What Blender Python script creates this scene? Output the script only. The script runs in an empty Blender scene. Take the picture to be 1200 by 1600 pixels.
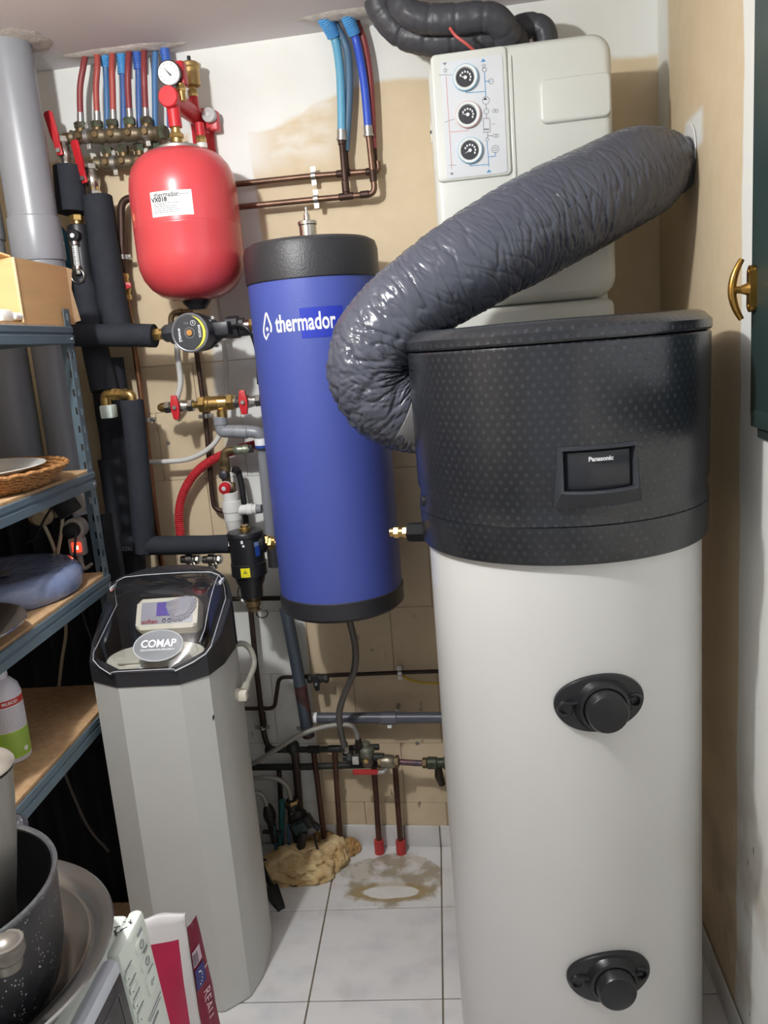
import bpy, bmesh, math, random
from mathutils import Vector, Matrix, noise
random.seed(7)
SC = bpy.context.scene; COL = SC.collection
PI = math.pi

# ---------------- camera (calibrated from the photograph's vanishing points) ----------------
FPX = 1278.0; CAMH = 1.58; EYE = Vector((0, 0, CAMH))
_d = Vector((500, 6200, FPX)).normalized()
_D = Vector((80, -270, FPX)); _D = (_D - _d * _D.dot(_d)).normalized()
_R = _d.cross(_D)
ax = Vector((_R[0], _D[0], -_d[0])); ay = -Vector((_R[1], _D[1], -_d[1])); az = -Vector((_R[2], _D[2], -_d[2]))
cam = bpy.data.cameras.new('camera'); camo = bpy.data.objects.new('camera', cam); COL.objects.link(camo)
cam.sensor_fit = 'VERTICAL'; cam.sensor_height = 36; cam.sensor_width = 27; cam.lens = 36 * FPX / 1600
cam.clip_start = 0.01
m = Matrix((ax, ay, az)).transposed().to_4x4(); m.translation = EYE
camo.matrix_world = m; SC.camera = camo

# ---------------- light ----------------
w = bpy.data.worlds.new('world'); SC.world = w; w.use_nodes = True
w.node_tree.nodes['Background'].inputs[0].default_value = (0.93, 0.95, 1.0, 1)
w.node_tree.nodes['Background'].inputs[1].default_value = 0.46
lt = bpy.data.lights.new('ceiling_bulb', 'POINT'); lt.energy = 62; lt.shadow_soft_size = 0.035; lt.color = (1.0, 0.998, 0.985)
lo = bpy.data.objects.new('ceiling_bulb', lt); lo.location = (-0.72, 0.88, 2.26); COL.objects.link(lo)
SC.view_settings.view_transform = 'Standard'; SC.view_settings.look = 'None'
SC.view_settings.gamma = 1; SC.view_settings.use_curve_mapping = False; SC.view_settings.exposure = 0.03

# ---------------- placing: a pixel of the photograph -> a point on a real plane ----------------
WN = Vector((.082, 1, 0)).normalized(); WP = Vector((-.08, 2.345, 0)); WT = Vector((WN.y, -WN.x, 0))
def ray(x, y):
    v = Vector((x - 600, y - 800, FPX)); return Vector((v.dot(_R), v.dot(_D), -v.dot(_d)))
def W(x, y, o=0.0):                       # on the plane o metres in front of the back wall
    r = ray(x, y); return EYE + r * (((WP - WN * o - EYE).dot(WN)) / r.dot(WN))
def AY(x, y, Y): r = ray(x, y); return EYE + r * (Y / r.y)
def AX(x, y, X): r = ray(x, y); return EYE + r * (X / r.x)
def AZ(x, y, z): r = ray(x, y); return EYE + r * ((z - CAMH) / r.z)
def wall(x, z, o=0.0):                    # point at world x on the wall plane
    y = WP.y - (x - WP.x) * WN.x / WN.y
    return Vector((x, y, z)) - WN * o
ZUP = Vector((0, 0, 1))

# ---------------- materials ----------------
def lin(c): return tuple(((v / 255) / 12.92 if v / 255 <= .04045 else ((v / 255 + .055) / 1.055) ** 2.4) for v in c)
MATS = {}
def mat(name, rgb, rough=.5, metal=0., var=0., vscale=8., bump=0., bscale=60., spec=.5, coat=0., emit=None, trans=0., stretch=None, rgb2=None, alpha=None):
    if name in MATS: return MATS[name]
    M = bpy.data.materials.new(name); M.use_nodes = True; nt = M.node_tree; N = nt.nodes; L = nt.links
    b = N['Principled BSDF']; c = lin(rgb)
    b.inputs['Base Color'].default_value = (*c, 1); b.inputs['Roughness'].default_value = rough
    b.inputs['Metallic'].default_value = metal; b.inputs['Specular IOR Level'].default_value = spec
    b.inputs['Coat Weight'].default_value = coat; b.inputs['Transmission Weight'].default_value = trans
    if coat: b.inputs['Coat Roughness'].default_value = .08
    tc = N.new('ShaderNodeNewGeometry'); src = tc.outputs['Position']
    if stretch:
        mp = N.new('ShaderNodeMapping'); mp.inputs['Scale'].default_value = stretch; L.new(src, mp.inputs[0]); src = mp.outputs[0]
    if var or rgb2:
        nz = N.new('ShaderNodeTexNoise'); nz.inputs['Scale'].default_value = vscale; nz.inputs['Detail'].default_value = 6
        L.new(src, nz.inputs['Vector'])
        rp = N.new('ShaderNodeValToRGB'); c2 = lin(rgb2) if rgb2 else tuple(v * (1 - var) for v in c)
        rp.color_ramp.elements[0].position = .35; rp.color_ramp.elements[1].position = .65
        rp.color_ramp.elements[0].color = (*c2, 1); rp.color_ramp.elements[1].color = (*c, 1)
        L.new(nz.outputs['Fac'], rp.inputs[0]); L.new(rp.outputs[0], b.inputs['Base Color'])
    if bump:
        nb = N.new('ShaderNodeTexNoise'); nb.inputs['Scale'].default_value = bscale; nb.inputs['Detail'].default_value = 4
        L.new(src, nb.inputs['Vector'])
        bp = N.new('ShaderNodeBump'); bp.inputs['Strength'].default_value = bump; bp.inputs['Distance'].default_value = .004
        L.new(nb.outputs['Fac'], bp.inputs['Height']); L.new(bp.outputs[0], b.inputs['Normal'])
    if emit: b.inputs['Emission Color'].default_value = (*lin(rgb), 1); b.inputs['Emission Strength'].default_value = emit
    MATS[name] = M; return M
class NB:                                 # tiny node-graph helper for the few painted surfaces
    def __init__(s, name, rough=.6):
        s.M = bpy.data.materials.new(name); s.M.use_nodes = True; s.nt = s.M.node_tree; s.b = s.nt.nodes['Principled BSDF']
        s.b.inputs['Roughness'].default_value = rough; MATS[name] = s.M
        s.pos = s.nt.nodes.new('ShaderNodeNewGeometry').outputs['Position']
        sp = s.nt.nodes.new('ShaderNodeSeparateXYZ'); s.nt.links.new(s.pos, sp.inputs[0]); s.x, s.y, s.z = sp.outputs
    def noise(s, scale, detail=4, stretch=None, rough=.5):
        n = s.nt.nodes.new('ShaderNodeTexNoise'); n.inputs['Scale'].default_value = scale; n.inputs['Detail'].default_value = detail
        n.inputs['Roughness'].default_value = rough
        v = s.pos
        if stretch:
            mp = s.nt.nodes.new('ShaderNodeMapping'); mp.inputs['Scale'].default_value = stretch; s.nt.links.new(v, mp.inputs[0]); v = mp.outputs[0]
        s.nt.links.new(v, n.inputs['Vector']); return n.outputs['Fac']
    def mth(s, op, a, b=0., c=None):
        n = s.nt.nodes.new('ShaderNodeMath'); n.operation = op
        for i, v in enumerate((a, b, c)):
            if v is None: continue
            if isinstance(v, (int, float)): n.inputs[i].default_value = v
            else: s.nt.links.new(v, n.inputs[i])
        return n.outputs[0]
    def ss(s, v, a, b):                   # smoothstep a..b
        n = s.nt.nodes.new('ShaderNodeMapRange'); n.interpolation_type = 'SMOOTHSTEP'
        s.nt.links.new(v, n.inputs[0])
        if a <= b: n.inputs[1].default_value, n.inputs[2].default_value, n.inputs[3].default_value, n.inputs[4].default_value = a, b, 0, 1
        else: n.inputs[1].default_value, n.inputs[2].default_value, n.inputs[3].default_value, n.inputs[4].default_value = b, a, 1, 0
        return n.outputs[0]
    def mix(s, f, a, b):
        n = s.nt.nodes.new('ShaderNodeMix'); n.data_type = 'RGBA'
        s.nt.links.new(f, n.inputs[0])
        for i, v in ((6, a), (7, b)):
            if isinstance(v, tuple): n.inputs[i].default_value = (*lin(v), 1)
            else: s.nt.links.new(v, n.inputs[i])
        return n.outputs[2]
    def col(s, c): s.nt.links.new(c, s.b.inputs['Base Color'])
    def bump(s, h, strength=.3, dist=.003):
        n = s.nt.nodes.new('ShaderNodeBump'); n.inputs['Strength'].default_value = strength; n.inputs['Distance'].default_value = dist
        s.nt.links.new(h, n.inputs['Height']); s.nt.links.new(n.outputs[0], s.b.inputs['Normal'])

# ---------------- objects ----------------
def tag(o, label=None, cat=None, group=None, kind=None):
    if label: o['label'] = label
    if cat: o['category'] = cat
    if group: o['group'] = group
    if kind: o['kind'] = kind
    return o
def root_loc(p):
    while p.parent: p = p.parent
    return p.location.copy()
def thing(name, label, cat, loc, group=None):
    o = bpy.data.objects.new(name, None); o.empty_display_size = .05; o.location = loc; COL.objects.link(o)
    return tag(o, label, cat, group)
def obj(name, bm, M, parent=None, label=None, cat=None, group=None, kind=None, angle=35, recalc=True):
    if recalc: bmesh.ops.recalc_face_normals(bm, faces=bm.faces)
    th = math.radians(angle)
    for f in bm.faces: f.smooth = True
    for e in bm.edges:
        if len(e.link_faces) == 2: e.smooth = e.calc_face_angle(0) < th
        else: e.smooth = False
    if parent: off = root_loc(parent)
    else:
        xs = [v.co for v in bm.verts]
        off = Vector(((min(v.x for v in xs) + max(v.x for v in xs)) / 2, (min(v.y for v in xs) + max(v.y for v in xs)) / 2, min(v.z for v in xs)))
    bmesh.ops.translate(bm, verts=bm.verts, vec=-off)
    me = bpy.data.meshes.new(name); bm.to_mesh(me); bm.free()
    if isinstance(M, (list, tuple)):
        for q in M: me.materials.append(q)
    else: me.materials.append(M)
    o = bpy.data.objects.new(name, me); COL.objects.link(o)
    if parent: o.parent = parent
    else: o.location = off
    return tag(o, label, cat, group, kind)
def BM(): return bmesh.new()

# ---------------- shapes ----------------
def frame(d, up=None):
    d = d.normalized(); up = up or (ZUP if abs(d.z) < .9 else Vector((1, 0, 0)))
    a = up.cross(d).normalized(); return a, d.cross(a).normalized()
def rings(bm, R, closed=False, cap0=True, cap1=True, mi=0):
    n = len(R[0]); V = [[bm.verts.new(p) for p in r] for r in R]
    k = len(V)
    for i in range(k if closed else k - 1):
        a, b = V[i], V[(i + 1) % k]
        for j in range(n):
            f = bm.faces.new((a[j], a[(j + 1) % n], b[(j + 1) % n], b[j])); f.material_index = mi
    if not closed:
        if cap0: bm.faces.new(V[0][::-1]).material_index = mi
        if cap1: bm.faces.new(V[-1]).material_index = mi
    return V
def smooth(P, n=6):
    P = [Vector(p) for p in P]
    if len(P) < 3: return P
    out = []
    for i in range(len(P) - 1):
        p0 = P[i - 1] if i else P[0] * 2 - P[1]; p1, p2 = P[i], P[i + 1]; p3 = P[i + 2] if i + 2 < len(P) else P[-1] * 2 - P[-2]
        for k in range(n):
            t = k / n; t2, t3 = t * t, t * t * t
            out.append(.5 * ((2 * p1) + (p2 - p0) * t + (2 * p0 - 5 * p1 + 4 * p2 - p3) * t2 + (3 * p1 - p0 - 3 * p2 + p3) * t3))
    out.append(P[-1]); return out
def fillet(P, r=.02, n=5):                # straight runs with rounded corners
    P = [Vector(p) for p in P]; out = [P[0]]
    for i in range(1, len(P) - 1):
        a, b, c = P[i - 1], P[i], P[i + 1]
        d1, d2 = (a - b), (c - b); rr = min(r, d1.length * .48, d2.length * .48)
        s, e = b + d1.normalized() * rr, b + d2.normalized() * rr
        for k in range(n + 1):
            t = k / n; out.append(s * (1 - t) ** 2 + b * 2 * t * (1 - t) + e * t * t)
    out.append(P[-1]); return out
def tube(bm, P, r, seg=12, rf=None, closed=False, mi=0):
    P = [Vector(p) for p in P]; R = []; n = len(P); s = 0
    T = []
    for i in range(n):
        a = P[i - 1] if i or closed else P[i]; b = P[(i + 1) % n] if i < n - 1 or closed else P[i]
        T.append((b - a).normalized())
    u, v = frame(T[0])
    for i in range(n):
        if i:
            s += (P[i] - P[i - 1]).length
            u = (u - T[i] * u.dot(T[i])).normalized()
        v = T[i].cross(u); rr = rf(s, i) if rf else r
        R.append([P[i] + (u * math.cos(2 * PI * k / seg) + v * math.sin(2 * PI * k / seg)) * rr for k in range(seg)])
    return rings(bm, R, closed, mi=mi)
def resample(P, step):
    P = [Vector(p) for p in P]; out = [P[0]]; acc = 0
    for a, b in zip(P, P[1:]):
        L = (b - a).length
        if L < 1e-9: continue
        t = step - acc
        while t <= L: out.append(a + (b - a) * (t / L)); t += step
        acc = L - (t - step)
    if (out[-1] - P[-1]).length > step * .3: out.append(P[-1])
    return out
def lathe(bm, p, axis, prof, seg=32, mi=0, rot=0., hol=False, open0=False, open1=False):
    p = Vector(p); axis = Vector(axis).normalized(); u, v = frame(axis); R = []
    for t, r in prof:
        r = max(r, 1e-4)
        R.append([p + axis * t + (u * math.cos(2 * PI * k / seg + rot) + v * math.sin(2 * PI * k / seg + rot)) * r for k in range(seg)])
    return rings(bm, R, closed=hol, mi=mi, cap0=not open0, cap1=not open1)
def cyl(bm, a, b, r, seg=20, bev=0., mi=0):
    a, b = Vector(a), Vector(b); L = (b - a).length; bev = min(bev, L * .4, r * .5)
    pr = [(0, r - bev), (bev, r), (L - bev, r), (L, r - bev)] if bev else [(0, r), (L, r)]
    return lathe(bm, a, b - a, pr, seg, mi)
def hexnut(bm, a, b, r, mi=0):
    a, b = Vector(a), Vector(b); L = (b - a).length; c = L * .12
    lathe(bm, a, b - a, [(0, r * .9), (c, r), (L - c, r), (L, r * .9)], 6, mi)
def box(bm, c, size, ax=None, bev=0., seg=2, mi=0):
    c = Vector(c); X, Y, Z = ax or (Vector((1, 0, 0)), Vector((0, 1, 0)), ZUP)
    V = [bm.verts.new(c + X * (sx * size[0] / 2) + Y * (sy * size[1] / 2) + Z * (sz * size[2] / 2)) for sz in (-1, 1) for sy in (-1, 1) for sx in (-1, 1)]
    F = [bm.faces.new([V[i] for i in q]) for q in ((0, 2, 3, 1), (4, 5, 7, 6), (0, 1, 5, 4), (2, 6, 7, 3), (0, 4, 6, 2), (1, 3, 7, 5))]
    for f in F: f.material_index = mi
    if bev:
        E = list({e for f in F for e in f.edges})
        bmesh.ops.bevel(bm, geom=E, offset=bev, segments=seg, profile=.5, affect='EDGES')
def prism(bm, P, d, bev=0., mi=0):        # polygon P extruded by vector d
    d = Vector(d); A = [bm.verts.new(Vector(p)) for p in P]; B = [bm.verts.new(Vector(p) + d) for p in P]; n = len(A)
    F = [bm.faces.new(A[::-1]), bm.faces.new(B)] + [bm.faces.new((A[i], A[(i + 1) % n], B[(i + 1) % n], B[i])) for i in range(n)]
    for f in F: f.material_index = mi
    if bev: bmesh.ops.bevel(bm, geom=list({e for f in F for e in f.edges}), offset=bev, segments=2, profile=.5, affect='EDGES')
def ball(bm, c, r, seg=16, sc=(1, 1, 1)):
    Mx = Matrix.Translation(c) @ Matrix.Diagonal((*sc, 1)); bmesh.ops.create_uvsphere(bm, u_segments=seg, v_segments=seg // 2 + 2, radius=r, matrix=Mx)
def rrect(w, h, r, n=5):
    out = []
    for cx, cy, a0 in ((w / 2 - r, h / 2 - r, 0), (-w / 2 + r, h / 2 - r, 90), (-w / 2 + r, -h / 2 + r, 180), (w / 2 - r, -h / 2 + r, 270)):
        for k in range(n + 1):
            a = math.radians(a0 + 90 * k / n); out.append((cx + r * math.cos(a), cy + r * math.sin(a)))
    return out
def text_bm(s, size, bold=0., align='CENTER', depth=.0004, shear=0.):
    cu = bpy.data.curves.new('t', 'FONT'); cu.body = s; cu.size = size; cu.align_x = align; cu.align_y = 'CENTER'; cu.offset = bold; cu.extrude = depth; cu.resolution_u = 3; cu.shear = shear
    o = bpy.data.objects.new('t', cu); COL.objects.link(o); dg = bpy.context.evaluated_depsgraph_get(); dg.update()
    me = bpy.data.meshes.new_from_object(o.evaluated_get(dg)); bm = BM(); bm.from_mesh(me)
    bpy.data.objects.remove(o); bpy.data.curves.remove(cu); bpy.data.meshes.remove(me); return bm
def place(bm, org, X, Y):                 # lay a flat bmesh (x,y,z) on a plane
    X, Y = Vector(X).normalized(), Vector(Y).normalized(); Z = X.cross(Y)
    for v in bm.verts: c = v.co.copy(); v.co = Vector(org) + X * c.x + Y * c.y + Z * c.z
    return bm
def wrap(bm, cx, cy, R, th0, z0):         # lay a flat bmesh round a vertical cylinder; theta 0 faces -y
    for v in bm.verts:
        c = v.co.copy(); t = th0 + c.x / R; rr = R + c.z; v.co = Vector((cx + rr * math.sin(t), cy - rr * math.cos(t), z0 + c.y))
    return bm
def merge(dst, src):
    me = bpy.data.meshes.new('m'); src.to_mesh(me); src.free(); dst.from_mesh(me); bpy.data.meshes.remove(me)

# shared materials
COPPER = mat('aged_copper', (128, 100, 84), .42, .75, .35, 18); DCOPPER = mat('dark_copper', (82, 62, 54), .5, .6, .4, 14)
BCOPPER = mat('brown_copper', (146, 104, 76), .4, .8, .3, 16)
BRASS = mat('brass', (204, 172, 108), .3, .9, .2, 40); OBRASS = mat('old_brass', (128, 108, 78), .45, .7, .35, 40)
CHROME = mat('nickel', (200, 196, 188), .25, .95, .15, 50); STEEL = mat('zinc_steel', (190, 190, 188), .35, .85, .12, 60)
FOAM = mat('black_foam_insulation', (48, 51, 58), .8, 0, .12, 30, .25, 500, spec=.2); BLACK = mat('black_plastic', (34, 35, 38), .42, 0, .1, 30)
RED = mat('red_plastic', (196, 40, 48), .4, 0, .12, 30); REDPAINT = mat('red_enamel', (204, 70, 76), .3, 0, .06, 6, coat=.25)
PVC = mat('grey_pvc', (138, 141, 147), .32, 0, .08, 5); PVCD = mat('dark_grey_pvc', (84, 88, 98), .35, 0, .1, 8)
WHITE = mat('white_plastic', (226, 226, 222), .4, 0, .05, 10); GREENISH = mat('verdigris_brass', (96, 112, 92), .55, .4, .4, 40, rgb2=(70, 62, 48))
BRAID = mat('braided_hose', (172, 168, 162), .35, .5, .25, 300, .4, 900); SILVER = mat('silver_print', (214, 216, 220), .4)
PRINT_W = mat('white_print', (240, 242, 245), .5); PRINT_K = mat('dark_print', (48, 50, 56), .6); PRINT_G = mat('grey_print', (128, 132, 140), .6)
CABLE_K = mat('black_cable', (22, 22, 25), .5); CABLE_W = mat('cream_cable', (186, 176, 150), .5)

def valve(name, label, p, axis, up, size=1., handle='butterfly', group=None, hang=0., body=None, hcol=None):
    """small ball valve: hex ends, body, stem, handle; p centre, axis along the pipe, up = the side the handle sits on"""
    p = Vector(p); axis = Vector(axis).normalized(); up = Vector(up); up = (up - axis * up.dot(axis)).normalized(); s = size
    t = thing(name, label, 'valve', p, group); body = body or CHROME
    b = BM(); lathe(b, p - axis * .026 * s, axis, [(0, .012 * s), (.01 * s, .0125 * s), (.014 * s, .015 * s), (.026 * s, .0165 * s), (.038 * s, .015 * s), (.042 * s, .0125 * s), (.052 * s, .012 * s)], 20); obj('body', b, body, t)
    for q in (-1, 1):
        b = BM(); hexnut(b, p + axis * q * .022 * s, p + axis * q * .036 * s, .0155 * s); obj('hex_nut', b, body, t)
    b = BM(); cyl(b, p, p + up * .024 * s, .006 * s, 12); obj('stem', b, body, t)
    c = p + up * .025 * s; side = axis.cross(up)
    b = BM()
    if handle == 'butterfly':
        H = [(.029, .0045), (.0275, .0075), (.016, .0072), (.0085, .0098), (0, .0112), (-.0085, .0098), (-.016, .0072), (-.0275, .0075), (-.029, .0045)]
        P = [c + side * x * s + axis * y * s for x, y in H] + [c - side * x * s - axis * y * s for x, y in H]
        prism(b, P, up * .007 * s, .0015 * s)
        obj('handle', b, hcol or RED, t)
    else:
        L = .085 * s; dv = handle
        dv = Vector(dv); dv = (dv - up * dv.dot(up)).normalized(); sd = dv.cross(up)
        P = [c - dv * .01 * s + sd * .007 * s, c - dv * .01 * s - sd * .007 * s, c + dv * .02 * s - sd * .007 * s, c + dv * .035 * s - sd * .0095 * s, c + dv * (L - .006) - sd * .0105 * s, c + dv * L - sd * .006 * s, c + dv * L + sd * .006 * s, c + dv * (L - .006) + sd * .0105 * s, c + dv * .035 * s + sd * .0095 * s, c + dv * .02 * s + sd * .007 * s]
        prism(b, P, up * .006 * s, .0015 * s); obj('handle', b, hcol or RED, t)
    b = BM(); hexnut(b, c + up * .006 * s, c + up * .012 * s, .0055 * s); obj('screw', b, STEEL, t)
    return t
def clip(parent, p, d, r, o=.05, name='pipe_clip'):      # two-lug steel collar round a pipe at p with direction d, screwed to the wall
    b = BM(); d = Vector(d).normalized(); P = []
    lathe(b, p - d * .006, d, [(0, r + .0005), (0, r + .003), (.012, r + .003), (.012, r + .0005)], 18)
    u = ZUP if abs(d.z) < .7 else WT
    for q in (-1, 1):
        box(b, p + u * q * (r + .008), (.012, .005, .014) if abs(d.z) < .7 else (.014, .005, .012), (WT, WN, ZUP))
        cyl(b, p + u * q * (r + .008) - WN * .0025, p + u * q * (r + .008) - WN * .005, .004, 8)
    cyl(b, p, p + WN * o, .004, 8)
    return obj(name, b, STEEL, parent)
def run(name, label, cat, P, r, M, clips=(), joints=(), seg=12, fr=.02, o=.05, group=None, straight=True, jm=None):
    """a pipe run: the pipe itself, soldered sleeves (joints) and clips, all parts of one thing"""
    P = [Vector(p) for p in P]
    t = thing(name, label, cat, min(P, key=lambda v: v.z), group)
    b = BM(); tube(b, fillet(P, fr) if straight else smooth(P, 8), r, seg); obj('pipe', b, M, t)
    for p, d, L in joints:
        p, d = Vector(p), Vector(d).normalized(); b = BM(); cyl(b, p - d * L / 2, p + d * L / 2, r * 1.22, seg, .002); obj('sleeve', b, jm or M, t)
    for p, d in clips: clip(t, Vector(p), d, r, o)
    return t
# ---------------- structure ----------------
def wall_mat():
    n = NB('painted_wall', .62); nz = n.noise(3, 5); nf = n.noise(25, 4)
    dx = n.mth('ADD', n.x, n.mth('MULTIPLY', n.mth('SUBTRACT', nz, .5), .06)); dz = n.mth('ADD', n.z, n.mth('MULTIPLY', n.mth('SUBTRACT', nz, .5), .10))
    strip = n.mth('MULTIPLY', n.ss(dx, -.655, -.63), n.ss(dx, -.455, -.47))
    low = n.mth('MULTIPLY', n.mth('MULTIPLY', n.ss(dx, -.95, -.9), n.ss(dx, -.5, -.515)), n.ss(dz, .95, .8))
    zt = n.mth('SUBTRACT', dz, n.mth('MULTIPLY', n.ss(n.x, -.5, -.1), .07))
    top = n.ss(zt, 2.165, 2.185)
    patch = n.mth('MULTIPLY', n.mth('MULTIPLY', n.ss(dx, -.34, -.5), n.ss(dx, -.66, -.64)), n.ss(dz, 2.04, 2.12))
    smear = n.mth('MULTIPLY', n.mth('MULTIPLY', n.ss(dx, -.46, -.40), n.ss(dx, -.2, -.26)), n.mth('MULTIPLY', n.ss(dz, 2.05, 2.15), n.ss(n.noise(9, 3, (1, 1, 2.5)), .3, .7)))
    mask = n.mth('MAXIMUM', n.mth('MAXIMUM', strip, top), n.mth('MAXIMUM', n.mth('MAXIMUM', patch, low), n.mth('MULTIPLY', smear, .7)))
    beige = n.mix(n.ss(nf, .3, .75), (212, 193, 160), (216, 198, 166)); white = n.mix(n.ss(nz, .3, .7), (226, 227, 222), (236, 238, 234))
    c = n.mix(mask, beige, white)
    dirt = n.mth('MULTIPLY', n.ss(n.noise(38, 5, (1, 1, .5)), .66, .74), n.ss(n.z, 1.1, .5)); c = n.mix(n.mth('MULTIPLY', dirt, .75), c, (92, 80, 66))
    grime = n.mth('MULTIPLY', n.ss(n.noise(5, 5), .42, .7), n.ss(n.z, 1.2, .2)); c = n.mix(n.mth('MULTIPLY', grime, .4), c, (150, 134, 112))
    n.col(c); n.bump(n.noise(40, 6), .08, .003); return n.M
def right_mat():
    n = NB('painted_side_wall', .62); nz = n.noise(4, 4); nf = n.noise(20, 5)
    dy = n.mth('ADD', n.y, n.mth('MULTIPLY', n.mth('SUBTRACT', nz, .5), .05))
    f = n.mth('MULTIPLY', n.ss(dy, 1.612, 1.622), n.mth('MAXIMUM', n.ss(dy, 2.2, 2.16), n.ss(n.z, 2.0, 1.9)))
    hole = n.mth('MULTIPLY', n.mth('MULTIPLY', n.ss(n.y, 1.86, 1.9), n.ss(n.y, 2.04, 2.0)), n.mth('MULTIPLY', n.ss(n.z, 1.93, 1.95), n.ss(n.z, 2.02, 2.0)))
    f = n.mth('MULTIPLY', f, n.mth('SUBTRACT', 1., hole))
    c = n.mix(f, (229, 230, 225), n.mix(n.ss(nf, .3, .75), (210, 191, 158), (215, 197, 166)))
    dirt = n.mth('MULTIPLY', n.ss(n.noise(60, 5, (1, 1, .3)), .67, .74), n.ss(n.z, 1.0, .6)); c = n.mix(dirt, c, (116, 96, 76))
    g = n.mth('MULTIPLY', n.ss(n.noise(6, 5), .4, .65), n.ss(n.z, .9, .3)); c = n.mix(n.mth('MULTIPLY', g, .5), c, (150, 126, 98))
    n.col(c); n.bump(n.noise(18, 6), .25, .006); return n.M
WALLM = wall_mat(); RIGHTM = right_mat()
CEILM = mat('ceiling_paint', (214, 211, 214), .8, 0, .04, 3)
Z0, ZC = 0.0, 2.395
XL, YB = -1.42, -1.3
def xr(y): return .57 + (y - 1.5) * .042          # face of the right-hand wall

# floor slab with tiles laid on it
b = BM(); box(b, (-.4, .5, -.03), (2.3, 4.2, .05)); floor = obj('floor', b, mat('grout', (128, 116, 98), .9, 0, .3, 20), kind='structure')
def tile_mat(stain):
    n = NB('stained_tile' if stain else 'white_tile', .22); v = n.noise(7, 6, (1, 1.6, 1))
    c = n.mix(n.ss(v, .45, .75), (220, 220, 220), (204, 205, 209)); d = n.noise(11, 5)
    c = n.mix(n.mth('MULTIPLY', n.ss(d, .5, .75), .22), c, (176, 160, 138))
    if stain:
        cx, cy = -.235, 2.185
        ex = n.mth('DIVIDE', n.mth('SUBTRACT', n.x, cx), .165); ey = n.mth('DIVIDE', n.mth('SUBTRACT', n.y, cy), .125)
        r = n.mth('ADD', n.mth('SQRT', n.mth('ADD', n.mth('MULTIPLY', ex, ex), n.mth('MULTIPLY', ey, ey))), n.mth('MULTIPLY', n.mth('SUBTRACT', n.noise(14, 6), .5), .8))
        body = n.ss(r, 1.02, .85); f = n.mth('MULTIPLY', body, n.ss(n.noise(20, 5), .3, .55))
        c = n.mix(n.mth('MULTIPLY', f, .85), c, (150, 138, 112))
        px = n.mth('DIVIDE', n.mth('SUBTRACT', n.x, -.235), .085); py = n.mth('DIVIDE', n.mth('SUBTRACT', n.y, 2.125), .03)
        rr = n.mth('ADD', n.mth('SQRT', n.mth('ADD', n.mth('MULTIPLY', px, px), n.mth('MULTIPLY', py, py))), n.mth('MULTIPLY', n.mth('SUBTRACT', n.noise(16, 4), .5), .5))
        c = n.mix(n.mth('MULTIPLY', n.ss(rr, 1.7, 1.2), .8), c, (158, 138, 98)); c = n.mix(n.ss(rr, 1.02, .9), c, (222, 221, 216))
        wht = n.mth('MULTIPLY', n.ss(n.noise(8, 5), .52, .6), body); c = n.mix(n.mth('MULTIPLY', wht, .6), c, (214, 212, 205))
        n.bump(n.mth('MULTIPLY', body, n.noise(30, 6)), .6, .004)
    n.col(c); return n.M
TILE, STILE = tile_mat(0), tile_mat(1)
GX, GY, PT = -.0855, 2.055, .3335
tme = None
for i in range(-4, 3):
    for j in range(-9, 2):
        x0, y0 = GX + i * PT, GY + j * PT
        x1, y1 = min(x0 + PT, .64), min(y0 + PT, 2.46)
        if x0 > .6 or x1 < XL or y1 < -1.2: continue
        full = abs(x1 - x0 - PT) < 1e-4 and abs(y1 - y0 - PT) < 1e-4; st = (i == -1 and j == 0)
        if full and tme and not st:
            o = bpy.data.objects.new('tile', tme); COL.objects.link(o); o.parent = floor; o.location = Vector(((x0 + x1) / 2, (y0 + y1) / 2, 0)) - floor.location
        else:
            b = BM(); box(b, (0, 0, -.004), (x1 - x0 - .004, y1 - y0 - .004, .008), bev=.0012, seg=1)
            me = bpy.data.meshes.new('tile'); bm_ = b; bm_.to_mesh(me); bm_.free(); me.materials.append(STILE if st else TILE)
            o = bpy.data.objects.new('tile', me); COL.objects.link(o); o.parent = floor; o.location = Vector(((x0 + x1) / 2, (y0 + y1) / 2, 0)) - floor.location
            if full and not st: tme = me

b = BM(); box(b, (-.4, .6, ZC + .04), (2.4, 4.2, .08)); ceiling = obj('ceiling', b, CEILM, kind='structure')
# back wall: slab + upper plaster skin + lower block courses with fine joints
b = BM(); c = wall(-.4, 1.2, -.06); box(b, c, (2.3, .11, 2.42), (WT, WN, ZUP)); wb = obj('wall_back', b, mat('wall_joint', (196, 178, 146), .9), kind='structure')
b = BM(); box(b, wall(-.4, (1.568 + ZC) / 2, -.005), (2.3, .0099, ZC - 1.568), (WT, WN, ZUP)); obj('plaster_skin', b, WALLM, wb)
courses = [-.005, .15, .355, .593, .80, 1.02, 1.225, 1.43, 1.5665]; random.seed(3)
for k in range(len(courses) - 1):
    z0, z1 = courses[k] + .0007, courses[k + 1] - .0007; x = -1.5 + (.0 if k % 2 else .13)
    while x < .72:
        wd = .262; xa, xb = max(x, -1.5) + .0007, min(x + wd, .72) - .0007
        if xb - xa > .03:
            b = BM(); box(b, wall((xa + xb) / 2, (z0 + z1) / 2, -.005), (xb - xa, .0099, z1 - z0), (WT, WN, ZUP)); obj('block', b, WALLM, wb)
        x += wd
# right wall (slightly out of square) and left wall
b = BM(); prism(b, [(xr(YB), YB, -.01), (xr(2.5), 2.5, -.01), (xr(2.5) + .1, 2.5, -.01), (xr(YB) + .1, YB, -.01)], (0, 0, ZC + .02)); obj('wall_right', b, RIGHTM, kind='structure')
b = BM(); box(b, (XL - .05, .6, 1.2), (.1, 3.8, 2.42)); obj('wall_left', b, mat('left_wall_paint', (176, 166, 148), .8, 0, .1, 4), kind='structure')
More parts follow.
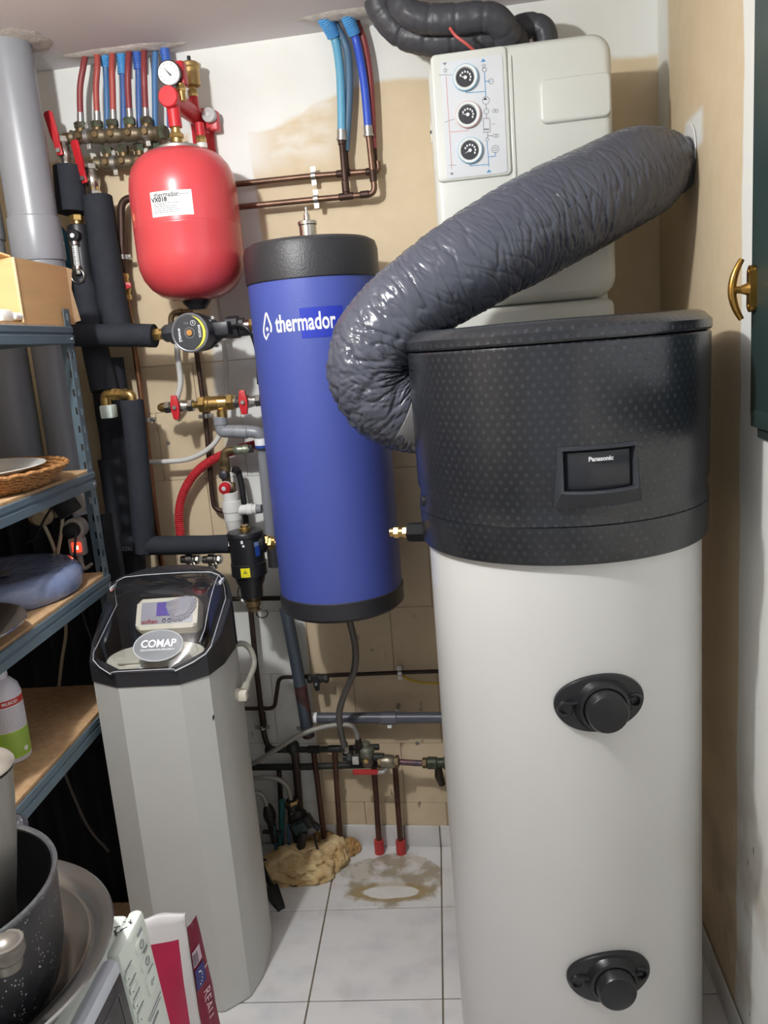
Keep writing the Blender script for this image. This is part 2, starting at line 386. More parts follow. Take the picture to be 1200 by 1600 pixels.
# tiled skirting on the back wall, each piece with its own edges
SK = mat('skirting_tile', (218, 218, 216), .25, 0, .12, 9)
b = BM(); box(b, wall(-.4, .034, .0015), (2.1, .003, .068), (WT, WN, ZUP)); sk = obj('baseboard_back', b, mat('skirting_mortar', (150, 138, 118), .9), kind='structure')
for xa, xb in ((-1.41, -1.08), (-1.08, -.75), (-.75, -.42), (-.42, -.29), (-.288, -.2), (-.2, -.0855), (-.0855, .25), (.25, .58)):
    b = BM(); box(b, wall((xa + xb) / 2, .036, .006), (xb - xa - .003, .008, .072), (WT, WN, ZUP), bev=.003); obj('skirting_tile', b, SK, sk)
RT = Vector((.042, 1, 0)).normalized(); RN = Vector((1, -.042, 0)).normalized()
b = BM(); box(b, Vector((xr(1.0) - .0015, 1.0, .034)), (2.5, .003, .068), (RT, RN, ZUP)); sr = obj('baseboard_right', b, MATS['skirting_mortar'], kind='structure')
for k in range(8):
    y0 = -.22 + k * .333; y1 = min(y0 + .33, 2.26)
    b = BM(); box(b, Vector((xr((y0 + y1) / 2) - .006, (y0 + y1) / 2, .036)), (y1 - y0, .008, .072), (RT, RN, ZUP), bev=.003); obj('skirting_tile', b, SK, sr)
# ragged plaster patches where hoses pass the ceiling, screw holes in the wall
PLAS = mat('raw_plaster', (206, 202, 196), .95, 0, .25, 40, .6, 120)
def rough_patch(name, c, ex, ey, h=.008, M=PLAS):
    b = BM(); n = 26; A = []
    for rr, hh in ((1, .0), (.8, -.6), (.45, -1.)):
        A.append([Vector((c[0] + ex * rr * math.cos(2 * PI * k / n) * (1 + .25 * noise.noise((k * .9, c[0] * 9, rr))), c[1] + ey * rr * math.sin(2 * PI * k / n) * (1 + .25 * noise.noise((k * .7, 3, c[0]))), c[2] + hh * h * (1 + .5 * noise.noise((k, rr * 5, 1))))) for k in range(n)])
    rings(b, A, cap0=True, cap1=True); return obj(name, b, M, ceiling)
rough_patch('plaster_patch', (-.775, 2.335, ZC), .165, .035); rough_patch('plaster_patch', (-.16, 2.26, ZC), .13, .035); 
rough_patch('plaster_patch', (-1.0, 2.2, ZC), .085, .085, .006)
for px, py in ((652, 1161), (263, 692), (1, 1)):
    if px < 2: continue
    p = W(px, py); b = BM(); lathe(b, p - WN * .0015, WN, [(0, .0065), (0, .003), (.002, .003), (.002, .0065)], 14); obj('wall_plug', b, mat('plug_grey', (150, 146, 138), .6), wb)
    b = BM(); cyl(b, p - WN * .0006, p + WN * .001, .003, 10); obj('plug_hole', b, BLACK, wb)
# window with a dark green sash in the right-hand wall, brass espagnolette
GREEN = mat('dark_green_paint', (46, 66, 66), .4, 0, .15, 12); HB = mat('handle_brass', (196, 150, 76), .28, .95, .3, 60)
def rw(y, z, o): return Vector((xr(y), y, z)) - RN * o
b = BM(); prism(b, [rw(1.508, 1.402, -.01), rw(1.508, 2.38, -.01), rw(.55, 2.38, -.01), rw(.55, 1.402, -.01)], -RN * .028, .003); win = obj('window_1', b, GREEN, kind='structure')
b = BM(); box(b, rw(1.008, 1.399, .013), (.98, .014, .03), (RT, RN, ZUP), bev=.002); obj('weather_bar', b, GREEN, win)
b = BM(); box(b, rw(1.013, 1.377, .004), (.96, .012, .026), (RT, RN, ZUP), bev=.002); obj('bottom_rail', b, GREEN, win)
b = BM(); box(b, rw(1.372, 1.9, .021), (.006, .006, .9), (RT, RN, ZUP)); obj('glazing_bead', b, GREEN, win)
b = BM(); box(b, rw(.99, 1.9, .0192), (.76, .002, .88), (RT, RN, ZUP)); obj('pane', b, mat('reflector_pane', (226, 232, 240), .3), win)  # unseen pane, made pale to give the heater casing a bright reflection
hz = 1.622; hy = 1.487
b = BM(); P = [rw(hy + u, hz + v, .018) for u, v in rrect(.021, .078, .010)]; prism(b, P, -RN * .011, .002)
cyl(b, rw(hy, hz, .025), rw(hy, hz, .052), .0065, 16); lathe(b, rw(hy, hz, .029), -RN, [(0, .012), (.006, .009), (.015, .006), (.024, .0075)], 18)
P = [rw(hy, hz + s, .056 - .016 * (s / .05) ** 2) for s in [(-.05 + .10 * k / 16) for k in range(17)]]
tube(b, P, .008, 12, rf=lambda s, i: .0072 - .0025 * (abs(i - 8) / 8) ** 2); hb = obj('window_handle', b, HB, win)
for s in (-.029, .029):
    b = BM(); cyl(b, rw(hy, hz + s, .028), rw(hy, hz + s, .031), .0045, 12, .001); obj('screw', b, HB, hb)
def cylhit(px, py, cx, cy, R):            # where a sight line meets a vertical cylinder: (theta, z)
    r = ray(px, py); a = r.x ** 2 + r.y ** 2; bb = -2 * (r.x * cx + r.y * cy); c = cx * cx + cy * cy - R * R
    t = (-bb - math.sqrt(max(bb * bb - 4 * a * c, 0))) / (2 * a); p = EYE + r * t
    return math.atan2(p.x - cx, -(p.y - cy)), p.z
# ================= heat pump water heater =================
HX, HY, HR = .2296, 1.644, .2685
def cap_mat():
    M = bpy.data.materials.new('black_dotted_casing'); M.use_nodes = True; n = M.node_tree; N = n.nodes; L = n.links; b = N['Principled BSDF']
    def mt(op, a, c=0.):
        q = N.new('ShaderNodeMath'); q.operation = op
        for i, v in enumerate((a, c)):
            if isinstance(v, (int, float)): q.inputs[i].default_value = v
            else: L.new(v, q.inputs[i])
        return q.outputs[0]
    g = N.new('ShaderNodeTexCoord'); sp = N.new('ShaderNodeSeparateXYZ'); L.new(g.outputs['Object'], sp.inputs[0])
    th = mt('ARCTAN2', sp.outputs[0], mt('MULTIPLY', sp.outputs[1], -1.)); u = mt('MULTIPLY', th, .283 / .0185); v = mt('DIVIDE', sp.outputs[2], .0125)
    row = mt('FLOOR', v); u2 = mt('ADD', u, mt('MULTIPLY', mt('MODULO', row, 2.), .5))
    fu = mt('MULTIPLY', mt('SUBTRACT', mt('FRACT', u2), .5), .0185); fv = mt('MULTIPLY', mt('SUBTRACT', mt('FRACT', v), .5), .0125)
    r = mt('SQRT', mt('ADD', mt('MULTIPLY', fu, fu), mt('MULTIPLY', fv, fv)))
    mr = N.new('ShaderNodeMapRange'); mr.interpolation_type = 'SMOOTHSTEP'; L.new(r, mr.inputs[0])
    mr.inputs[1].default_value = .0030; mr.inputs[2].default_value = .0040; mr.inputs[3].default_value = 1; mr.inputs[4].default_value = 0
    nz = N.new('ShaderNodeTexNoise'); nz.inputs['Scale'].default_value = 420; L.new(g.outputs['Object'], nz.inputs['Vector'])
    h = mt('ADD', mt('MULTIPLY', mr.outputs[0], -1.2), mt('MULTIPLY', nz.outputs['Fac'], .9))
    bp = N.new('ShaderNodeBump'); bp.inputs['Strength'].default_value = .3; bp.inputs['Distance'].default_value = .0007; L.new(h, bp.inputs['Height']); L.new(bp.outputs[0], b.inputs['Normal'])
    mx = N.new('ShaderNodeMix'); mx.data_type = 'RGBA'; L.new(mr.outputs[0], mx.inputs[0]); mx.inputs[6].default_value = (*lin((35, 37, 42)), 1); mx.inputs[7].default_value = (*lin((45, 48, 54)), 1)
    L.new(mx.outputs[2], b.inputs['Base Color']); b.inputs['Roughness'].default_value = .27; b.inputs['Specular IOR Level'].default_value = .75
    return M
CAPM = cap_mat()
ht = thing('heat_pump_water_heater', 'tall white cylindrical water heater with dotted black top casing and two black port covers', 'water heater', (HX, HY, 0))
hc = Vector((HX, HY, 0))
WEN = mat('white_enamel_steel', (222, 222, 220), .3, 0, .03, 3, coat=.25)
b = BM(); lathe(b, hc, ZUP, [(.012, HR - .012), (.018, HR - .004), (.03, HR), (1.2, HR)], 96); obj('tank', b, WEN, ht)
b = BM(); lathe(b, hc, ZUP, [(0, HR - .03), (.014, HR - .018)], 64); obj('base_ring', b, BLACK, ht)
b = BM(); lathe(b, hc, ZUP, [(1.184, .269), (1.184, .279), (1.188, .281), (1.2505, .282), (1.2515, .2805)], 96); obj('lower_band', b, CAPM, ht)
b = BM(); lathe(b, hc, ZUP, [(1.251, .28), (1.2535, .2825), (1.284, .2785), (1.30, .2832), (1.40, .2840), (1.5545, .2855), (1.5575, .283)], 96); obj('casing', b, CAPM, ht)
b = BM(); lathe(b, hc, ZUP, [(1.556, .27), (1.5605, .2845), (1.564, .287), (1.578, .287), (1.592, .2735), (1.596, .262), (1.599, .13), (1.600, 0)], 96); obj('lid', b, CAPM, ht)
# control panel: flared housing, recessed screen, maker's name
tA, zA = cylhit(881, 703, HX, HY, .284); tB, zB = cylhit(990, 763, HX, HY, .284)
tC, _ = cylhit(935, 735, HX, HY, .284); R = .284
def cylp(t, z, rr): return Vector((HX + rr * math.sin(t), HY - rr * math.cos(t), z))
_, zt = cylhit(935, 700, HX, HY, R); _, zs = cylhit(935, 763, HX, HY, R); _, zb = cylhit(935, 789, HX, HY, R)
hw = (tB - tA) / 2 * R
def loop(w_, z_top, z_bot, wb_, out_t, out_b, n=9):
    L_ = []
    for k in range(n): u = -1 + 2 * k / (n - 1); L_.append(cylp(tC + u * w_ / R, z_top, R + out_t))
    for k in range(n): u = 1 - 2 * k / (n - 1); L_.append(cylp(tC + u * wb_ / R, z_bot - (.003 * (1 - u * u)), R + out_b))
    return L_
b = BM(); rings(b, [loop(hw + .008, zt + .006, zb, hw + .018, -.012, -.012), loop(hw + .007, zt + .005, zb, hw + .016, .004, .004), loop(hw + .003, zt + .002, zs - .003, hw + .004, .012, .016), loop(hw, zt, zs, hw, .012, .014), loop(hw - .002, zt - .003, zs + .001, hw - .002, .002, .002)], cap0=False, cap1=False)
obj('panel_frame', b, mat('black_grained', (50, 53, 59), .45, 0, .1, 60, .5, 500), ht)
b = BM(); rings(b, [loop(hw - .0005, zt - .001, zs, hw - .0005, .000, .000), loop(hw - .007, zt - .0045, zs + .002, hw - .007, .006, .006), loop(hw - .008, zt - .0055, zs + .003, hw - .008, .0065, .0065)], cap0=False)
sc_ = obj('display', b, mat('black_screen', (40, 42, 48), .25), ht)
t_ = wrap(text_bm('Panasonic', .0105, .0003), HX, HY, R + .0068, tC + .003 / R, zt - .017); obj('lettering', t_, PRINT_W, sc_)
for px, py in ((645, 578), (659, 783)):
    th, z = cylhit(px, py, HX, HY, .2835); n_ = Vector((math.sin(th), -math.cos(th), 0)); p = cylp(th, z, .283)
    b = BM(); lathe(b, p, n_, [(-.004, .010), (.0015, .010), (.0015, .0055), (-.004, .005)], 16, hol=True); obj('screw_recess', b, BLACK, ht)
    b = BM(); lathe(b, p, n_, [(-.002, .005), (.001, .0048), (.0026, .003)], 14); obj('screw', b, mat('black_screw', (26, 26, 28), .25, .6), ht)
# two oval port covers with thermostat-like domes
def port(px, py, kx, ky):
    th, z = cylhit(px, py, HX, HY, HR); R0 = HR
    N = 48; P = []
    for k in range(N):
        a = 2 * PI * k / N; x = .081 * math.cos(a); y = .054 * math.sin(a)
        y *= 1.0 + .13 * math.cos(a) * (1 if y > 0 else -1) * .6; P.append((x, y))
    def ring(s, h, dx=0, dy=0): return [cylp(th + (x * s + dx) / R0, z + y * s + dy, R0 + h) for x, y in P]
    b = BM(); rings(b, [ring(1, -.002), ring(1, .005), ring(.975, .008), ring(.93, .009)]); fl = obj('port_cover', b, mat('satin_black', (30, 31, 34), .33), ht)
    c = cylp(th + .004 / R0, z - .004, R0 + .004); nrm = Vector((math.sin(th), -math.cos(th), 0)); u = Vector((math.cos(th), math.sin(th), 0))
    b = BM(); lathe(b, c, nrm, [(0, .052), (.008, .047), (.016, .045), (.018, .042), (.0185, .0395), (.0, .038)], 40, hol=True); obj('collar', b, MATS['satin_black'], fl)
    b = BM(); lathe(b, c + nrm * .01, nrm, [(0, .0375), (.027, .0365), (.031, .034), (.0325, .030), (.033, 0)], 40); obj('dome', b, MATS['satin_black'], fl)
    for s in (-1, 1):
        q = cylp(th + s * .061 / R0, z - .004 + .003 * s, R0 + .007)
        b = BM(); lathe(b, q, nrm, [(-.004, .016), (.004, .014), (.0055, .012), (.0045, .0095), (-.002, .0085), (-.004, .0)], 22); obj('screw_boss', b, MATS['satin_black'], fl)
        b = BM(); lathe(b, q - nrm * .001, nrm, [(0, .0075), (.001, .0)], 16); obj('screw_hole', b, mat('deep_black', (12, 12, 13), .6), fl)
        q2 = cylp(th + s * .045 / R0, z + .006, R0 + .010); b = BM(); box(b, q2, (.03, .012, .004), (u, nrm, ZUP), bev=.0015); obj('rib', b, MATS['satin_black'], fl)
port(937, 1097, 0, 0); port(952, 1524, 0, 0)
# side connection with brass union towards the buffer tank
p = AY(646, 831, 1.66); d_ = Vector((-1, .25, -.02)).normalized()
b = BM(); hexnut(b, p + Vector((.045, -.01, 0)), p + d_ * .012, .021); obj('connection', b, mat('matt_black', (24, 25, 28), .7, spec=.2), ht)
b = BM(); hexnut(b, p + d_ * .012, p + d_ * .022, .012); cyl(b, p + d_ * .02, p + d_ * .05, .0095); hexnut(b, p + d_ * .03, p + d_ * .042, .0125); obj('brass_union', b, BRASS, ht)

# ================= foil-wrapped black duct =================
def duct():
    C = [AY(690, 655, 1.755), AY(640, 642, 1.735), AY(603, 622, 1.72), AY(580, 588, 1.71), AY(584, 545, 1.705), AY(612, 505, 1.71), AY(660, 462, 1.725), AY(740, 408, 1.76), AY(840, 352, 1.82), AY(930, 306, 1.88), AY(1000, 272, 1.94), AY(1045, 264, 1.975), AY(1073, 278, 1.99)]
    P = resample(smooth(C, 14), .0021); n = len(P); seg = 190
    T = [(P[min(i + 1, n - 1)] - P[max(i - 1, 0)]).normalized() for i in range(n)]
    curv = []
    for i in range(n):
        a, c = T[max(i - 14, 0)], T[min(i + 14, n - 1)]; curv.append(c - a)
    R = []; u, v = frame(T[0], Vector((0, 1, 0)))
    s = 0
    for i in range(n):
        if i: s += .0021
        u = (u - T[i] * u.dot(T[i])).normalized(); v = T[i].cross(u); k = i / n
        base = .092 + .014 * max(0, min(1, (k - .36) / .2)) - .006 * max(0, min(1, (k - .7) / .2))
        if s < .09: base -= .012 * (1 - s / .09)
        if k > .86: base -= .062 * ((k - .86) / .14) ** 2.2
        ring = []
        for j in range(seg):
            a = 2 * PI * j / seg; dr = u * math.cos(a) + v * math.sin(a); q = P[i] + dr * base
            inner = max(0, dr.dot(curv[i])) ; outer = max(0, -dr.dot(curv[i]))
            ca = P[i] + dr * .1
            # creases run across the duct, tighter where the bend squeezes the film
            w1 = noise.noise((s * 42 + 1.1 * noise.noise(ca * 7), .9 * math.cos(a), .9 * math.sin(a)))
            w2 = noise.noise((s * 110 + 2.2 * noise.noise(ca * 13), 1.7 * math.cos(a), 1.7 * math.sin(a)))
            w3 = noise.noise(ca * 26)
            amp = 1 + 2.4 * min(inner * 1.6 + outer * .8, 1)
            w4 = noise.noise((s * 60 + 3.2 * math.sin(a + s * 9) + 1.5 * noise.noise(ca * 10), 5 + 1.3 * math.cos(a), 1.3 * math.sin(a)))
            w5 = noise.noise((s * 210 + 3 * noise.noise(ca * 16), 2.4 * math.cos(a), 2.4 * math.sin(a)))
            lit = .45 + .55 * max(0, noise.noise(ca * 4.5 + Vector((3, 1, 7))) + .35)     # creases gather in patches, the film is taut between them
            cr = -max(0, 1 - abs(w1) * 6) ** 1.3 * .0040 * amp * lit - max(0, 1 - abs(w2) * 5) ** 1.3 * .0020 * amp * lit - max(0, 1 - abs(w4) * 6) ** 1.3 * .0030 * lit - max(0, 1 - abs(w5) * 4) * .0008 * amp * lit + w3 * .0008 + noise.noise(ca * 9) * .0035
            ring.append(q + dr * cr)
        R.append(ring)
    return P, R, seg
P, R, seg = duct()
FILM = mat('black_plastic_film', (78, 81, 92), .25, 0, 0, 1, .06, 160, spec=.5)
dt = thing('insulated_air_duct', 'fat flexible air duct wrapped in crinkled dark grey plastic, bending from heater to wall', 'duct', P[len(P) // 2])
b = BM(); rings(b, R); obj('film_sleeve', b, FILM, dt, angle=80)
n0 = 0
for i, q in enumerate(P):
    if (q - P[0]).length > .05: n0 = i; break
b = BM(); a0 = AY(662, 640, 1.745); a1 = AY(622, 626, 1.726); dd = (a1 - a0).normalized()
TAPE = mat('grey_duct_tape', (150, 150, 150), .38, .1, .2, 14, .3, 70)
rr = []
for k in range(9):
    c = a0 + (a1 - a0) * (k / 8); u, v = frame(dd, Vector((0, 1, 0)))
    rr.append([c + (u * math.cos(2 * PI * j / 72) + v * math.sin(2 * PI * j / 72)) * (.0965 + .002 * noise.noise((k * .6, 3 * math.cos(2 * PI * j / 72), 3 * math.sin(2 * PI * j / 72)))) for j in range(72)])
rings(b, rr); obj('tape_collar', b, TAPE, dt, angle=60)
b = BM(); c = Vector((xr(1.985) - .002, 1.985, P[-1].z + .05)); lathe(b, c, -RN, [(0, .062), (.002, .06), (.003, .03), (0, .03)], 40, hol=True); obj('sealing_ring', b, mat('white_filler', (226, 226, 224), .8, 0, .1, 20), dt)

# ================= blue buffer tank =================
BX, BY, BR = -.2975, 2.13, .1655
bt = thing('buffer_tank', 'tall royal blue buffer tank with black end caps and white lettering, hung on the wall', 'tank', (BX, BY, .89)); bc = Vector((BX, BY, 0))
BLUE = mat('blue_vinyl', (72, 87, 166), .45, 0, .05, 3, .12, 240); BVIN = mat('black_vinyl', (44, 45, 50), .42, 0, .1, 6, .2, 240)
b = BM(); lathe(b, bc, ZUP, [(.935, BR - .002), (.936, BR - .0005), (1.754, BR - .0005), (1.755, BR - .002)], 80); obj('jacket', b, BLUE, bt)
b = BM(); lathe(b, bc, ZUP, [(1.745, BR + .0008), (1.747, BR + .003), (1.815, BR + .003), (1.832, BR - .002), (1.8405, BR - .016), (1.843, BR - .04), (1.845, 0)], 80); obj('top_cap', b, BVIN, bt)
b = BM(); lathe(b, bc, ZUP, [(.884, 0), (.886, BR - .03), (.892, BR - .008), (.902, BR + .0025), (.944, BR + .003), (.946, BR + .0008)], 80); obj('bottom_cap', b, BVIN, bt)
thL, zL = cylhit(476, 503, BX, BY, BR); zL -= .001
t_ = text_bm('thermador', .057, .0011)
xw = max(v.co.x for v in t_.verts) - min(v.co.x for v in t_.verts)
for v in t_.verts: v.co.x *= .152 / xw
t_ = wrap(t_, BX, BY, BR, thL - .002 / BR, zL); 
obj('lettering', t_, PRINT_W, bt)
thD, zD = cylhit(417.5, 509, BX, BY, BR)
b = BM()
def ribbon(bm, pts, wd, hgt):            # flat stroke
    L_, R_ = [], []
    for i, p in enumerate(pts):
        a = pts[max(i - 1, 0)]; c = pts[min(i + 1, len(pts) - 1)]; d = Vector((c[0] - a[0], c[1] - a[1])).normalized(); wv = wd if not callable(wd) else wd(i / (len(pts) - 1))
        L_.append((p[0] - d.y * wv / 2, p[1] + d.x * wv / 2, 0)); R_.append((p[0] + d.y * wv / 2, p[1] - d.x * wv / 2, 0))
    for i in range(len(pts) - 1):
        q = [bm.verts.new(Vector(x)) for x in (L_[i], R_[i], R_[i + 1], L_[i + 1])]; bm.faces.new(q)
drop = [tuple(v)[:2] for v in smooth([(-.008, -.031, 0), (-.014, -.022, 0), (-.0145, -.008, 0), (-.007, .012, 0), (.0015, .029, 0), (.009, .012, 0), (.014, -.004, 0), (.011, -.016, 0)], 6)]
ribbon(b, drop, .0055, 0)
ribbon(b, [tuple(v)[:2] for v in smooth([(-.009, -.033, 0), (-.003, -.025, 0), (.004, -.018, 0)], 4)], .0045, 0)
bmesh.ops.create_circle(b, cap_ends=True, segments=16, radius=.0048, matrix=Matrix.Translation((-.0005, -.008, 0)))
for v in b.verts: v.co.z += .0006
wrap(b, BX, BY, BR, thD, zD); obj('emblem', b, PRINT_W, bt)
b = BM()
for k in range(13):
    q = [(-.01 + .008 * k, -.036), (-.01 + .008 * (k + 1), -.036), (-.01 + .008 * (k + 1), .034), (-.01 + .008 * k, .034)]
    b.faces.new([b.verts.new((x, y, .0002)) for x, y in q])
bmesh.ops.remove_doubles(b, verts=b.verts, dist=1e-5); wrap(b, BX, BY, BR, thL, zL - .001); obj('sticker', b, mat('clear_sticker', (46, 62, 178), .3), bt)
p = AY(482, 368, BY + .02)
b = BM(); lathe(b, Vector((p.x, p.y, 1.835)), ZUP, [(0, .0215), (.05, .0215), (.052, .024), (.059, .024), (.061, .021), (.063, .008), (.078, .0075), (.079, .004), (.088, .0035), (.089, .005), (.093, .005)], 28); obj('air_vent', b, CHROME, bt)
p = W(398, 507, .2); b = BM(); cyl(b, p - WT * .012, p + WT * .05, .0125, 18); hexnut(b, p - WT * .01, p + WT * .006, .017); obj('upper_fitting', b, BRASS, bt)
p = W(419, 849, .2); b = BM(); cyl(b, p - WT * .012, p + WT * .06, .0125, 18); hexnut(b, p + WT * .002, p + WT * .014, .019); obj('lower_fitting', b, BRASS, bt)

# ================= red expansion vessel =================
VX, VY, VR = -.619, 2.19, .1365
vt = thing('expansion_vessel', 'rounded red expansion vessel with white data label, hanging under a red manifold', 'vessel', (VX, VY, 1.73)); vc = Vector((VX, VY, 0))
prof = [(2.1005, .03), (2.099, .06), (2.092, .086), (2.078, .107), (2.058, .1225), (2.034, .1315), (2.005, .1358), (1.98, .1365), (1.914, .1365)]
b = BM(); lathe(b, vc, -ZUP, [(-z, r) for z, r in prof], 64); obj('upper_shell', b, REDPAINT, vt)
prof = [(1.9138, .1365), (1.9115, .1372), (1.909, .1372), (1.9075, .1368), (1.84, .1368), (1.812, .1345), (1.786, .126), (1.762, .11), (1.744, .088), (1.733, .062), (1.729, .03), (1.729, 0)]
b = BM(); lathe(b, vc, -ZUP, [(-z, r) for z, r in prof], 64); obj('lower_shell', b, REDPAINT, vt)
b = BM(); lathe(b, vc + ZUP * 2.099, ZUP, [(0, .05), (.0, .054), (.007, .0545), (.009, .052), (.0095, .02)], 40); obj('flange', b, STEEL, vt)
for k in range(6):
    a = 2 * PI * k / 6 + .3; q = vc + Vector((.043 * math.cos(a), .043 * math.sin(a), 2.107)); b = BM(); hexnut(b, q, q + ZUP * .005, .006); obj('bolt', b, STEEL, vt)
b = BM(); lathe(b, vc + ZUP * 1.706, ZUP, [(0, .022), (.006, .026), (.018, .036), (.028, .038)], 10); obj('air_valve_cap', b, BLACK, vt)
b = BM(); q = vc + ZUP * 2.107; hexnut(b, q, q + ZUP * .012, .015); cyl(b, q + ZUP * .012, q + ZUP * .03, .0135); hexnut(b, q + ZUP * .022, q + ZUP * .034, .018); cyl(b, q + ZUP * .034, q + ZUP * .052, .0105); hexnut(b, q + ZUP * .046, q + ZUP * .054, .013); obj('brass_connector', b, BRASS, vt)
thV, zV = cylhit(267, 317, VX, VY, VR); tiltz = 0.0
b = BM(); lw, lh = .104, .058
for k in range(12):
    xs = [-lw / 2 + lw * k / 12, -lw / 2 + lw * (k + 1) / 12]; b.faces.new([b.verts.new((x, y, .0004)) for x, y in ((xs[0], -lh / 2), (xs[1], -lh / 2), (xs[1], lh / 2), (xs[0], lh / 2))])
bmesh.ops.remove_doubles(b, verts=b.verts, dist=1e-5); wrap(b, VX, VY, VR, thV, zV); lab = obj('label', b, mat('label_paper', (240, 240, 238), .6), vt)
for s, sz, x, y, bo in (('thermador', .0145, -.010, .0205, .0002), ('VX018', .0145, -.029, .0095, .0006)):
    t_ = wrap(text_bm(s, sz, bo, depth=.0001), VX, VY, VR + .0009, thV + x / VR, zV + y); obj('print', t_, mat('label_ink', (30, 30, 34), .6), lab)
b = BM(); random.seed(11)                # the small print, too fine in the photograph to read
for y, x1 in ((.001, .016), (-.0025, -.012), (-.006, .012), (-.0105, .009), (-.0155, .016), (-.02, .011), (.0155, .02), (.0195, .034)):
    x1 *= 1.3; x = -.045 if y < .01 else (-.004 if y < .018 else .022)
    while x < x1:
        wd = random.uniform(.003, .008); wd = min(wd, x1 - x); b.faces.new([b.verts.new((p_, q_, .0008)) for p_, q_ in ((x, y - .001), (x + wd, y - .001), (x + wd, y + .001), (x, y + .001))]); x += wd + .0014
wrap(b, VX, VY, VR, thV, zV); obj('fine_print', b, PRINT_G, lab)

# ================= red wall manifold with gauge, vent and safety valve =================
t0 = thing('boiler_safety_group', 'red manifold bar with pressure gauge and brass vent above the red vessel', 'safety group', Vector((VX, VY, 2.16)))
GX_ = Vector((VX, VY, 0)); zb_ = 2.222
f0 = Vector((VX - .003, VY - .028, zb_)); f1 = f0 + WN * ((WP - f0).dot(WN) - .004)
RP = mat('red_casting', (200, 40, 50), .38, 0, .08, 30)
b = BM(); lathe(b, f0, WN, [(0, .023), (.003, .0255), (.018, .0255), (.02, .0235), ((f1 - f0).length, .0235)], 28); obj('bar', b, RP, t0)
b = BM(); cyl(b, Vector((VX, VY, 2.155)), Vector((VX, VY, 2.21)), .0165, 20); obj('vessel_stub', b, RP, t0)
b = BM(); box(b, f1 - ZUP * .035 + WT * .004, (.062, .006, .12), (WT, WN, ZUP), bev=.002); obj('wall_bracket', b, RP, t0)
g0 = W(265, 115, .205); gd = (Vector((-.05, -1, -.06))).normalized()
b = BM(); lathe(b, g0 + -gd * .0, gd, [(-.03, .012), (-.028, .026), (0, .0295), (.004, .0305), (.0065, .0295), (.007, .027)], 40); gg = obj('pressure_gauge', b, mat('gauge_case', (52, 50, 52), .35, .3), t0)
b = BM(); lathe(b, g0 + gd * .0065, gd, [(0, .027), (.0012, .0268), (.0014, 0)], 40); obj('dial', b, mat('dial_white', (238, 238, 236), .4), gg)
gu = gd.cross(ZUP).normalized() * -1; gu = ZUP.cross(gd).normalized() * 1; gv = gd.cross(gu)
b = BM()
for k in range(11):
    a = math.radians(225 - 27 * k); box(b, g0 + gd * .0082 + (gu * math.cos(a) + gv * math.sin(a)) * .0215, (.005, .0009, .0003), (gu * math.cos(a) + gv * math.sin(a), gv * math.cos(a) - gu * math.sin(a), gd))
obj('scale_marks', b, PRINT_K, gg)
a = math.radians(130); dv = gu * math.cos(a) + gv * math.sin(a); b = BM(); prism(b, [g0 + gd * .0084 + dv.cross(gd) * .0022 - dv * .009, g0 + gd * .0084 - dv.cross(gd) * .0022 - dv * .009, g0 + gd * .0084 + dv * .02], gd * .0006); obj('needle', b, PRINT_K, gg)
b = BM(); box(b, g0 - gd * .03 + WT * .012 + ZUP * .004, (.04, .03, .055), (WT, WN, ZUP), bev=.005); obj('gauge_mount', b, RP, t0)
b = BM(); q = W(283, 138, .19); cyl(b, q - ZUP * .03, q + ZUP * .01, .01, 16); hexnut(b, q - ZUP * .008, q + ZUP * .006, .013); obj('gauge_fitting', b, BRASS, t0)
q = W(306, 185, .075); q = Vector((q.x, q.y, zb_))
b = BM(); cyl(b, q, q + ZUP * .035, .012, 18); obj('vent_stub', b, RP, t0)
b = BM(); hexnut(b, q + ZUP * .035, q + ZUP * .052, .0135); cyl(b, q + ZUP * .05, q + ZUP * .062, .009); obj('vent_fitting', b, BRASS, t0)
b = BM(); lathe(b, q + ZUP * .058, ZUP, [(0, .012), (.004, .022), (.01, .0235), (.045, .0235), (.048, .026), (.056, .026), (.06, .022), (.064, .012)], 30); obj('air_vent', b, mat('satin_brass', (186, 156, 102), .4, .7, .1, 40), t0)
b = BM(); cyl(b, q + ZUP * .122, q + ZUP * .135, .005, 12, .001); obj('vent_cap', b, BLACK, t0)
sv = W(328, 181, .05); b = BM(); lathe(b, sv, -WN, [(-.045, .016), (-.01, .016), (0, .019), (.012, .019), (.014, .017), (.0145, .008)], 28); obj('safety_valve', b, mat('valve_grey', (178, 180, 180), .4), t0)
b = BM(); cyl(b, sv - WN * .0146, sv - WN * .017, .0045, 12); obj('valve_screw', b, STEEL, t0)
b = BM(); box(b, sv + WN * .02 - ZUP * .01, (.034, .03, .05), (WT, WN, ZUP), bev=.004); obj('valve_body', b, RP, t0)
q = W(313, 205, .09); b = BM(); cyl(b, q + ZUP * .02, q - ZUP * .012, .012, 18); obj('drain_stub', b, RP, t0)
b = BM(); hexnut(b, q - ZUP * .012, q - ZUP * .03, .0135); obj('drain_nut', b, BRASS, t0)
b = BM(); lathe(b, q - ZUP * .03, -ZUP, [(0, .014), (.012, .0145), (.014, .011), (.03, .0105)], 20); obj('drain_cap', b, WHITE, t0)

